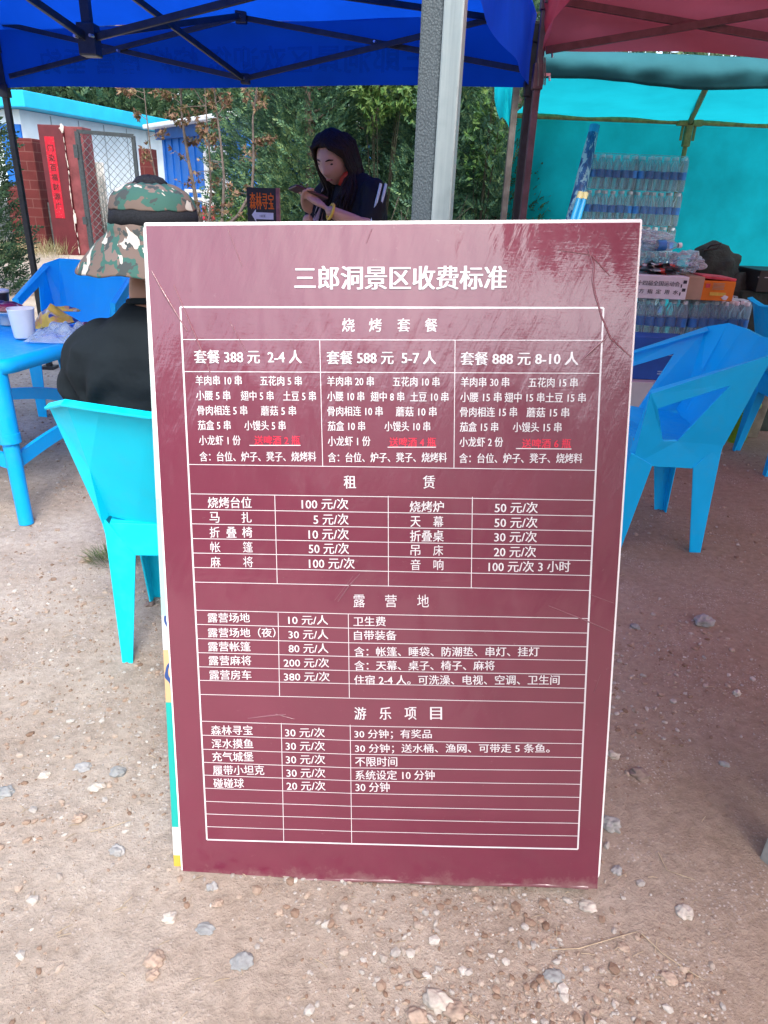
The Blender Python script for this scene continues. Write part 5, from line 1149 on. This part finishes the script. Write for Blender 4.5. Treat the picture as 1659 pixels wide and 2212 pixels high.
hatpart('net_band', [(.1015, 1.158), (.104, 1.14), (.105, 1.122)], 'mesh_black', hb, .002)
hatpart('net_crown', [(.001, 1.232), (.014, 1.231), (.030, 1.225), (.041, 1.213)], 'mesh_black', hb, .002)

# the standing woman reading her phone
wd = Vector((-.80, -.55, 0)).normalized(); wl_ = Vector((wd.y, -wd.x, 0)) * -1                # facing, and her left hand side
if wl_.y > 0: wl_ = -wl_
wo_ = Vector((-.165, 3.43, 0)); tw = math.atan2(wl_.y, wl_.x)
wom = thing('person', 'person with long black hair looking down at a phone in front of the hedge', 'person', wo_)
def wp(fw_, lf, z): return wo_ + wd * fw_ + wl_ * lf + zz * z
hcw = wp(.130, -.01, 1.347)
fdir = (wd * .86 + wl_ * .42 - zz * .50).normalized(); fx_ = fdir.cross(zz).normalized(); fz_ = fx_.cross(fdir); rw = Matrix((fx_, fdir, fz_)).transposed() * .89
sL, sR = wp(.02, .150, 1.265), wp(.04, -.160, 1.26)
eL, eR = at(795, 492, 3.20), at(672, 540, 3.36); hL, hR = at(703, 452, 3.13), at(664, 464, 3.24)
ph = at(666, 418, 3.16)
dL = (ph - hL); dR = (ph - hR)
wb = skin_mesh([
    ([wp(.02, 0, 1.24), wp(.055, 0, 1.29), wp(.10, -.005, 1.35)], [.05, .046, .046]),
    ([sL, eL, hL], [.048, .038, .024]), ([sR, eR, hR], [.048, .038, .024]),
    ([wp(0, .08, .82), wp(.02, .09, .45), wp(0, .09, .06)], [.085, .058, .04]), ([wp(0, -.08, .82), wp(.03, -.09, .45), wp(.01, -.09, .06)], [.085, .058, .04]),
    ([wp(0, .09, .045), wp(.12, .10, .025)], [.04, .03]), ([wp(.01, -.09, .045), wp(.13, -.10, .025)], [.04, .03]),
    *hand_chains(hL, dL, wd * .5 - wl_ * .2 + zz * .2, -wl_ * .9 + zz * .3, .7, 1, .92), *hand_chains(hR, dR, wd * .5 + wl_ * .2 + zz * .2, wl_ * .9 + zz * .3, .7, 1, .92)],
    .0062, [head_vf(hcw, rw, 1.0), ear_vf(hcw, rw, 1), ear_vf(hcw, rw, -1), loft([(wp(0, 0, .80), .155, .11, tw), (wp(0, 0, .98), .13, .10, tw), (wp(.01, 0, 1.14), .155, .105, tw), (wp(.02, 0, 1.225), .14, .075, tw), (wp(.035, 0, 1.27), .06, .05, tw)])])
from_vf('body', wb, 'skin_pale', wom)
for sx in (1, -1):
    mb = MB(); mb.blob(hcw + rw @ Vector((sx * .030, .0765, .011)), (.0145, .0042, .0058), 1, .02, rot=rw, sub=2, smooth=True); mb.build('eye', 'eye_dark', wom)
    mb = MB(); mb.tube([hcw + rw @ Vector((sx * .014, .0885, .029)), hcw + rw @ Vector((sx * .032, .0845, .033)), hcw + rw @ Vector((sx * .049, .072, .028))], [.0028, .0032, .0015], 6); mb.build('eyebrow', 'hair', wom)
mb = MB(); mb.blob(hcw + rw @ Vector((0, .0775, -.064)), (.018, .0055, .0065), 1, .05, rot=rw, sub=2, smooth=True); mb.build('lips', 'lips', wom)
# hair: cap and locks
mb = MB()
def capf(u, v):
    a = 2 * math.pi * u; th = v * 1.55 + .02; p = Vector((math.sin(th) * math.cos(a), math.sin(th) * math.sin(a), math.cos(th)))
    front = max(0, p.y)
    if p.y > .15 and p.z < .62: k_ = min(1, (p.y - .15) / .4); p = Vector((p.x + (.10 * math.copysign(1, p.x) * k_), p.y * (1 - .45 * k_), p.z + .55 * k_ * (.62 - p.z)))
    q = Vector((p.x * .086, p.y * .103 - .004, p.z * .128 + .004)) * (1 + .02 * noise.noise(Vector((math.cos(a) * 9, math.sin(a) * 9, v * 2))))
    return hcw + rw @ q
mb.grid(capf, 56, 22); hair = mb.build('hair', 'hair', wom, .006)
mb = MB(); random.seed(5)
hv = lambda x, y, z: hcw + rw @ Vector((x, y, z))
for i in range(360):
    sgn = 1 if i % 2 else -1; y0 = random.uniform(-.085, .070); q = (y0 + .085) / .155            # q: 0 at the back, 1 at the brow
    P = [hv(sgn * random.uniform(.004, .014), y0 * .9, .124 - 5.2 * y0 * y0 * .9), hv(sgn * random.uniform(.040, .055), y0 * (1.02 + .1 * q) + .006 * q, .112 - 5.5 * y0 * y0), hv(sgn * (.083 + random.uniform(-.004, .004)), y0 * .78 - .012, .040 + random.uniform(-.02, .02)), hv(sgn * (.090 + random.uniform(-.005, .008)), y0 * .62 - .022, -.055)]
    sd = 1 if (rw @ Vector((sgn, 0, 0))).dot(wl_) > 0 else -1
    low = wp(.01 + .115 * q + random.uniform(-.02, .02), sd * (.072 + random.uniform(-.03, .034)) * (1.0 if q > .35 else .75), 1.225 + random.uniform(-.02, .02))
    end = low + Vector((random.uniform(-.025, .025), -.02 + random.uniform(-.035, .025), -random.uniform(.04, .26))) + wd * (.05 * q)
    P += [P[-1].lerp(low, .5) + Vector((random.uniform(-.006, .006), random.uniform(-.006, .006), 0)), low, low.lerp(end, .5), end]
    mb.tube(P, [.004, .0075, .0078, .0075, .0072, .0065, .004, .0008], 6)
mb.build('hair_locks', 'hair', hair)
ws = skin_mesh([([wp(.02, .12, 1.262), wp(.03, .172, 1.215), wp(.06, .192, 1.12), wp(.085, .200, 1.075)], [.060, .064, .062, .058]), ([wp(.03, -.14, 1.26), wp(.05, -.20, 1.215), wp(.09, -.225, 1.12), wp(.12, -.23, 1.075)], [.064, .070, .069, .064])], .008,
    [loft([(wp(-.01, 0, .72), .20, .15, tw), (wp(0, 0, .82), .19, .145, tw), (wp(.0, 0, .98), .155, .13, tw), (wp(.015, 0, 1.12), .168, .13, tw), (wp(.015, 0, 1.20), .158, .11, tw), (wp(.02, 0, 1.262), .115, .075, tw), (wp(.03, 0, 1.295), .072, .058, tw)])])
sh = from_vf('shirt', folds(ws, .010, (14, 14, 8), 8.0), 'black_vest', wom)
# stripes on the left sleeve
mb = MB()
for off in (-.013, .013):
    P = []
    for k in range(9):
        u = k / 8; c_ = wp(.02 + .06 * u, .176 + .026 * u, 1.252 - .165 * u); o_ = (wl_ * .9 + Vector((0, -.4, .15)) * .6).normalized(); sd_ = wd
        P.append(c_ + o_ * .053 + sd_ * off - o_ * .010 * (1 - math.sin(math.pi * min(1, u + .35))))
    for p, q in zip(P, P[1:]): mb.bar(p, q, .010, .006, up=wl_)
mb.build('sleeve_stripe', 'stripe', sh)
# vest seam, cord, band
tr = skin_mesh([([wp(0, .08, .80), wp(.02, .09, .45), wp(0, .09, .09)], [.105, .08, .07]), ([wp(0, -.08, .80), wp(.03, -.09, .45), wp(.01, -.09, .09)], [.105, .08, .07])]); from_vf('trousers', tr, 'black_shirt', wom)
for s in (1, -1):
    mb = MB(); mb.blob(wp(.055, s * .095, .032), (.045, .12, .034), 3, .05, sub=3, smooth=True, rot=Matrix((wl_, wd, zz)).transposed()); mb.build('shoe', 'black_box', wom)
mb = MB(); nk = wp(.065, -.002, 1.292); mb.lathe([(.048, -.030), (.056, -.018), (.057, .008), (.050, .022)], nk, 24, rot=Matrix((wl_, wd, zz)).transposed() @ Matrix.Rotation(-.5, 3, 'X')); mb.build('red_neckerchief', 'red_cord', wom, .006)
for s in (0,):
    w0 = eL.lerp(hL, .88); ax_ = (hL - eL).normalized(); mb = MB(); x_ = ax_.orthogonal().normalized(); y_ = ax_.cross(x_)
    mb.tube([w0 + (x_ * math.cos(a) + y_ * math.sin(a)) * .030 for a in np.linspace(0, 6.283, 25)], .006, 6, cap=False); mb.build('wrist_band', 'gold', wom)
pn = ((hcw - ph).normalized() * .5 + zz * .9).normalized(); pu = (wd - wd.dot(pn) * pn).normalized(); pr_ = pu.cross(pn); rp = Matrix((pr_, pu, pn)).transposed()
o = thing('smartphone', 'dark smartphone held flat in both hands of the woman', 'phone', ph); mb = MB(); mb.box(ph, (.074, .150, .009), rp, bev=.004); mb.build('case', 'phone_back', o)
mb = MB(); mb.box(ph + pn * .0052, (.070, .150, .001), rp); mb.build('screen', 'phone_glass', o)

# ------------------------------------------------------------------ arrow sign
s0, s1 = at(533, 404, 4.6), at(596, 402, 4.6); zb_ = .15; t = thing('arrow_sign', 'black sign with orange lettering and white arrow in front of the hedge', 'sign', ((s0.x + s1.x) / 2, 4.6, 0))
sw = s1.x - s0.x; xm = (s0.x + s1.x) / 2; mb = MB(); mb.box((xm, 4.6, (s0.z + zb_) / 2), (sw, .02, s0.z - zb_)); mb.build('panel', 'sign_black', t)
mb = MB(); mb.box((s1.x + .011, 4.605, (s0.z + zb_) / 2), (.02, .045, s0.z - zb_ + .004)); mb.build('edge_strip', 'sign_side', t)
mb = MB(); mb.bar((s0.x + .02, 4.64, 0), (s0.x + .02, 4.64, s0.z - .05), .025); mb.bar((s1.x - .02, 4.64, 0), (s1.x - .02, 4.64, s0.z - .05), .025); mb.build('stand', 'sign_side', t)
ze = at(565, 434, 4.59).z; hh = at(565, 416, 4.59).z - at(565, 452, 4.59).z; mb = MB()
put_text(mb, '森林寻宝', Vector((s0.x + sw * .10, 4.5885, ze - hh / 2)), Vector((1, 0, 0)), zz, sw * .82, hh, .0, 1); mb.build('lettering', 'sign_orange', t)
za = at(565, 466, 4.59).z; mb = MB(); x0, x1 = s0.x + sw * .15, s0.x + sw * .9; hw = hh * .23
mb.add([(x0, 4.5885, za + .004), (x0 + hh * .28, 4.5885, za + hw * 1.7), (x0 + hh * .28, 4.5885, za + hw * .9), (x1, 4.5885, za + hw * .9), (x1, 4.5885, za - hw * .9), (x0 + hh * .28, 4.5885, za - hw * .9), (x0 + hh * .28, 4.5885, za - hw * 1.7)], [(0, 6, 5, 4, 3, 2, 1)]); ar = mb.build('arrow', 'sign_white', t)
mb = MB(); put_text(mb, '100米', Vector((x0 + sw * .28, 4.5875, za - hw * .45)), Vector((1, 0, 0)), zz, sw * .2, hw * .9); mb.build('small_print', 'print_dark', ar)

# ------------------------------------------------------------------ water packs and cartons in the teal tent
def bottle_mesh(dark=False):
    mb = MB(); H_ = .215; r_ = .0272
    mb.lathe([(0, 0), (r_ * .8, .001), (r_, .008), (r_ * .95, .03), (r_, .05), (r_, .075)], n=14, mi=2 if dark else 0); mb.lathe([(r_ * 1.015, .075), (r_ * 1.015, .122)], n=14, mi=1)
    mb.lathe([(r_, .122), (r_ * .94, .135), (r_, .150), (r_ * .75, .172), (r_ * .42, .190), (r_ * .40, .196)], n=14, mi=0); mb.lathe([(r_ * .5, .194), (r_ * .5, .213), (0, .215)], n=12, mi=3)
    return mb.build('bottle', ['pet', 'label_blue', 'cap_dark' if dark else 'pet', 'cap'])
def make_pack(label, dark=False, cols=6, rows=2):
    t = thing('water_pack', label, 'water pack', group='shrink wrapped packs of bottled water'); b0 = None
    for i in range(cols):
        for j in range(rows):
            if b0 is None: b0 = bottle_mesh(dark); b = b0
            else: b = b0.copy(); COL.objects.link(b)
            b.parent = t; b.matrix_basis = Matrix.Translation(((i - (cols - 1) / 2) * .0555, (j - (rows - 1) / 2) * .0555, 0)) @ Matrix.Rotation(random.uniform(-.035, .035), 4, 'X') @ Matrix.Rotation(random.uniform(-.035, .035), 4, 'Y') @ Matrix.Diagonal((1, 1, random.uniform(.97, 1.0), 1))
    w, d_ = cols * .0555 + .006, rows * .0555 + .006; mb = MB(); h = .2175
    def wrapf(u, v):
        a = 2 * math.pi * u; k = 5; x = math.copysign(abs(math.cos(a)) ** (2 / k), math.cos(a)) * w / 2; y = math.copysign(abs(math.sin(a)) ** (2 / k), math.sin(a)) * d_ / 2
        s = 1 - .09 * max(0, (v - .82) / .18) ** 2; return Vector((x * s, y * s, .002 + h * v + .002 * noise.noise(Vector((u * 20, v * 9, 1)))))
    mb.grid(wrapf, 56, 9); mb.grid(lambda u, v: wrapf(v, 1) * (1 - u) + Vector((0, 0, h + .002)) * u, 4, 56); mb.build('film', 'wrap', t); return t
pk0 = make_pack('x'); first = True
def pack(x, y, z, rz, lab):
    global first
    o = pk0 if first else dup(pk0); first = False; o['label'] = lab; o.matrix_basis = Matrix.Translation((x, y, z)) @ Matrix.Rotation(R_(rz), 4, 'Z'); return o
HL = .2185; xa, xb = at(1285, 312, 5.25).x, at(1500, 312, 5.25).x; xw = (xb - xa) / 2
NM = ['bottom layer', 'second layer', 'third layer', 'fourth layer', 'fifth layer', 'sixth layer', 'topmost layer']
for k in range(7):
    for i in range(2):
        o = pack(xa + xw * (.5 + i) + (.012 * (k - 3.5) * (.6 if i else 1)) * -.3, 5.31, .0 + k * HL, random.uniform(-2, 2), 'pack of bottled water in the %s of the %s half of the tall stack' % (NM[k], 'right' if i else 'left')); 
xq = at(1556, 700, 3.85).x
PAL = .115; t = thing('pallet', 'low timber pallet under the low pile of bottled water', 'pallet', (xq - .17, 4.0, 0)); mb = MB(); mb.box((xq - .17, 4.0, PAL - .013), (.76, .42, .024)); mb.build('deck', 'timber', t)
for k in range(3): mb = MB(); mb.box((xq - .50 + .33 * k, 4.0, .045), (.08, .40, .09)); mb.build('bearer', 'timber', t)
for k in range(3):
    pack(xq, 3.92, PAL + k * HL, 3, 'pack of water bottles in the %s of the low pile, right side' % ['bottom layer', 'middle layer', 'top layer'][k])
    pack(xq - .345, 3.90, PAL + k * HL, -3, 'pack of water bottles in the %s of the low pile, left side' % ['bottom layer', 'middle layer', 'top layer'][k])
    pack(xq + .01, 4.10, PAL + k * HL, 2, 'pack of water bottles hidden at the back of the low pile, %s' % ['bottom layer', 'middle layer', 'top layer'][k])
ZP = 3 * HL + PAL
def carton(name, mat, c, size, rz, label, cat='box'):
    mb = MB(); rot = Matrix.Rotation(R_(rz), 3, 'Z'); mb.box((c[0], c[1], c[2] + size[2] / 2), size, rot, bev=.004); o = thing(name, label, cat, c); mb.build('box_body', mat, o); return o, rot
# white carton with print
cx0 = at(1350, 640, 3.80).x; cx1 = at(1483, 640, 3.80).x; cy = 3.93
o, rot = carton('white_carton', 'card_white', ((cx0 + cx1) / 2, cy, ZP), (cx1 - cx0, .24, .115), 0, 'white carton with two lines of dark print on the low pile of water')
mb = MB(); fxy = cy - .122; tx0, tx1 = at(1365, 610, 3.808).x, at(1469, 610, 3.808).x
put_text(mb, '第十四届全国运动会', Vector((tx0, fxy, ZP + .066)), Vector((1, 0, 0)), zz, tx1 - tx0, .025, 0, 1); put_text(mb, '官  方  指  定  用  水', Vector((tx0, fxy, ZP + .026)), Vector((1, 0, 0)), zz, tx1 - tx0, .023, 0, 1)
mb.build('lettering', 'print_dark', o)
mb = MB(); xx = cx1 - .035
for k in range(4): mb.box((xx + (k % 2) * .016, fxy, ZP + .03 + k * .02), (.006 + .012 * (k % 2), .0012, .016))
mb.build('small_marks', 'print_dark', o)
carton('brown_carton', 'card_brown', (cx1 + .052, 3.95, ZP), (.085, .24, .118), -3, 'plain brown carton end between the white and orange cartons')
o, rot = carton('orange_carton', 'card_orange', ((at(1514, 640, 3.8).x + at(1590, 640, 3.8).x) / 2, 3.93, ZP), (at(1590, 640, 3.8).x - at(1514, 640, 3.8).x, .2, .100), -2, 'orange carton with a yellow band on the right of the low pile')
oc = Vector(o.location); mb = MB(); mb.box((oc.x + .005, 3.8285, ZP + .035), (.085, .002, .016)); mb.build('yellow_band', 'gold', o)
mb = MB(); mb.box((oc.x - .055, 3.8275, ZP + .075), (.022, .002, .02)); mb.build('red_mark', 'pink_print', o)
mb = MB()
for k in range(5): mb.box((oc.x + .0, 3.826, ZP + .06 + k * .007), (.062 - .004 * (k % 2), .0015, .0028))
mb.build('small_print', 'card_brown', o); mb = MB(); mb.blob((oc.x + .045, 3.827, ZP + .018), (.016, .002, .01), 3, .3); mb.build('pale_emblem', 'card_white', o)
tag((lambda m_: (m_.box((oc.x + .0, 3.93, ZP + .112), (.18, .19, .014), Matrix.Rotation(.06, 3, 'Y'), bev=.004), m_.build('flat_packet', 'pink_print'))[1])(MB()), 'flat red and pink packet lying on the orange carton', 'packet')
# pack lying on its side, wrappers, clear bag
def lying(x, y, z, lab, rz=0):
    o = dup(pk0); o['label'] = lab; o.matrix_basis = Matrix.Translation((x, y, z)) @ Matrix.Rotation(R_(rz), 4, 'Z') @ Matrix.Rotation(R_(-86), 4, 'X') ; return o
pack((cx0 + cx1) / 2 + .02, 4.12, ZP + .0, 2, 'pack of water bottles standing behind the white carton')
def lone(x, y, z, rz, lab):
    b = bottle_mesh(); b.name = 'water_bottle'; tag(b, lab, 'bottle'); b.matrix_basis = Matrix.Translation((x, y, z)) @ Matrix.Rotation(R_(rz), 4, 'Z') @ Matrix.Rotation(R_(88), 4, 'Y')
lone(cx1 - .20, 4.02, ZP + .2485, 6, 'single water bottle lying on its side on top of the goods behind the white carton')
mb = MB(); c = Vector(((cx0 + cx1) / 2 + .04, 3.95, ZP + .118)); mb.blob(c + zz * .024, (.11, .075, .026), 2, .5, sub=3, fq=3); tag(mb.build('wrappers', 'rag'), 'heap of crumpled wrappers and cloth on the white carton', 'wrappers')
mb = MB(); mb.blob(Vector((cx1 + .03, 3.98, ZP + .175)), (.085, .10, .055), 5, .25, sub=4, fq=2.5, smooth=True); tag(mb.build('plastic_bag', 'bag_clear'), 'clear plastic bag slumped over the brown carton', 'plastic bag')
mb = MB(); mb.blob(Vector((cx0 + .13, 4.10, ZP + .28)), (.13, .09, .05), 6, .3, sub=4, fq=2.5, smooth=True); tag(mb.build('plastic_bag', 'bag_clear'), 'puffed clear plastic bag on top of the goods beside the board corner', 'plastic bag')
# backpack
bx = at(1560, 600, 4.1).x; t = thing('backpack', 'dark green canvas backpack behind the orange carton', 'bag', (bx, 4.22, ZP)); mb = MB(); mb.blob((bx, 4.24, ZP + .10), (.16, .10, .155), 4, .18, sub=4, fq=2, smooth=True); mb.blob((bx + .12, 4.2, ZP + .02), (.08, .08, .10), 5, .18, sub=3, smooth=True); mb.build('sack', 'bag_green', t)
mb = MB(); b_ = Vector((bx - .10, 4.18, ZP + .22)); mb.tube([b_, b_ + Vector((.02, -.02, .035)), b_ + Vector((.075, -.02, .05)), b_ + Vector((.06, -.02, .02)), b_ + Vector((-.01, -.02, .01))], .006, 6); mb.build('strap', 'black_box', t)
# right border: black case on a dark crate, timber, basket
kx = at(1655, 600, 4.15).x
o, rot = carton('dark_crate', 'bag_green', (kx + .10, 4.28, 0), (.5, .42, .80), 0, 'tall dark crate at the right border carrying the black case', 'crate')
o, rot = carton('black_case', 'black_box', (kx + .12, 4.2, .802), (.44, .3, .115), 2, 'black case with a thin pale seam on the dark crate at the right border', 'case'); mb = MB(); mb.box((kx + .12, 4.045, .88), (.44, .003, .004)); mb.build('seam', 'card_grey', o)
o, rot = carton('blue_carton', 'card_blue', (at(1418, 740, 3.55).x, 3.62, .402), (.30, .14, .215), -1, 'deep blue carton with pale line drawing standing on the grey carton')
bxm = at(1418, 740, 3.55).x; mb = MB()
mb.tube([Vector((bxm + .08 + .035 * math.cos(a), 3.5475, .552 + .022 * math.sin(a))) for a in np.linspace(0, 5.4, 20)], .0018, 5); mb.tube([Vector((bxm + .045, 3.5475, .522)), Vector((bxm + .06, 3.5475, .547)), Vector((bxm + .10, 3.5475, .537))], .0016, 5)
for k in range(2): mb.box((bxm + .07, 3.5475, .447 - k * .012), (.075, .0012, .006))
mb.build('line_drawing', 'print_sky', o)
carton('grey_carton', 'card_grey', (at(1403, 830, 3.5).x - .02, 3.60, 0), (.30, .2, .40), 0, 'plain grey carton standing on the dirt under the blue one')
# lime basket with holes
t = thing('basket', 'lime green perforated plastic basket behind the chairs', 'basket', (at(1587, 900, 3.86).x, 3.9, 0)); bc = Vector(t.location); mb = MB()
def mk_holes():
    t_ = NT('perforated lime plastic'); v = t_.coord(); sp = t_.n('ShaderNodeSeparateXYZ'); t_.l(v, sp.inputs[0]); o_ = []
    for i_, src in ((0, sp.outputs[0]), (1, sp.outputs[2])):
        m_ = t_.n('ShaderNodeMath', operation='MULTIPLY'); m_.inputs[1].default_value = 2 * math.pi / .017; t_.l(src, m_.inputs[0]); s_ = t_.n('ShaderNodeMath', operation='SINE'); t_.l(m_.outputs[0], s_.inputs[0]); o_.append(s_.outputs[0])
    m_ = t_.n('ShaderNodeMath', operation='MULTIPLY'); t_.l(o_[0], m_.inputs[0]); t_.l(o_[1], m_.inputs[1]); g_ = t_.n('ShaderNodeMath', operation='GREATER_THAN'); g_.inputs[1].default_value = .45; t_.l(m_.outputs[0], g_.inputs[0])
    b = t_.bsdf((.22, .42, .025), .45, .4); tp = t_.n('ShaderNodeBsdfTransparent'); mx_ = t_.n('ShaderNodeMixShader'); t_.l(g_.outputs[0], mx_.inputs[0]); t_.l(b.outputs[0], mx_.inputs[1]); t_.l(tp.outputs[0], mx_.inputs[2]); return t_.done(mx_)
M['holes'] = mk_holes()
mb.lathe([(0, .004), (.10, .004), (.105, .008), (.125, .20), (.132, .205), (.132, .222)], bc, 32); mb.build('shell', 'holes', t, .003)
mb = MB(); mb.lathe([(.128, .205), (.138, .207), (.138, .222), (.128, .224)], bc, 32); mb.build('rim', 'basket', t)
mb = MB(); tb = at(1620, 930, 3.95); mb.box((tb.x + .02, 3.98, .13), (.075, .09, .27), Matrix.Rotation(.08, 3, 'Y'), bev=.008); tag(mb.build('timber_block', 'timber'), 'old pale timber block standing beside the lime basket', 'timber')
# rolled umbrella and two tubes leaning on the tall stack
u0, u1 = at(1238, 470, 5.15), at(1281, 288, 5.3); u0 = u0 + (u0 - u1) * (u0.z / (u1.z - u0.z)) * .98
t = thing('rolled_parasol', 'rolled parasol in patterned blue sleeve leaning left of the tall water stack', 'parasol', u0); mb = MB(); mb.tube([u0, u0.lerp(u1, .2), u0.lerp(u1, .6), u0.lerp(u1, .93), u1], [.042, .052, .050, .040, .034], 14); mb.build('sleeve', 'umb_blue', t)
mb = MB(); mb.tube([u1, u1 + (u1 - u0).normalized() * .05], .034, 12); mb.build('tip', 'rod_blue', t)
for k, (xt, yt, xb_, yb_) in enumerate(((1250, 430, 1232, 490), (1261, 431, 1244, 490))):
    a, b = at(xt, yt, 5.05), at(xb_, yb_, 4.98); dv = (b - a).normalized(); b = a + dv * (a.z / -dv.z) * .99; t = thing('blue_tube', ('left' if k == 0 else 'right') + ' of two light blue tubes with cream tips leaning beside the parasol', 'tube', b, 'light blue tubes beside the parasol')
    mb = MB(); mb.tube([a, b], .018, 12); mb.build('shaft', 'rod_blue', t); mb = MB(); mb.tube([a - dv * .045, a], .0195, 12); mb.build('tip', 'rod_tip', t)
# weathered wooden stool, of which the photo shows the end of one leg
p = gnd(1652, 1884); t = thing('wooden_stool', 'weathered grey wooden stool cut by the lower right border, one leg end showing', 'stool', p)
for i, (dx, dy) in enumerate(((.04, .03), (.44, .02), (.16, .13), (.44, .13))):
    mb = MB(); sx_, sy_ = (1 if dx > .1 else -1), (1 if dy > .1 else -1); rot = Matrix.Rotation(-.06 * sy_ * -1, 3, 'X') @ Matrix.Rotation(-.06 * sx_, 3, 'Y') @ Matrix.Rotation(.5 if i == 0 else 0, 3, 'Z')
    mb.box((p.x + dx - .012 * sx_, p.y + dy - .012 * sy_, .215), (.060, .040, .45), rot, bev=.004); mb.build('leg', 'wood_grey', t)
mb = MB(); mb.box((p.x + .26, p.y + .08, .455), (.46, .20, .035), bev=.006); mb.build('seat', 'wood_grey', t)
mb = MB(); mb.box((p.x + .26, p.y + .03, .30), (.36, .022, .05), bev=.003); mb.build('stretcher', 'wood_grey', t)
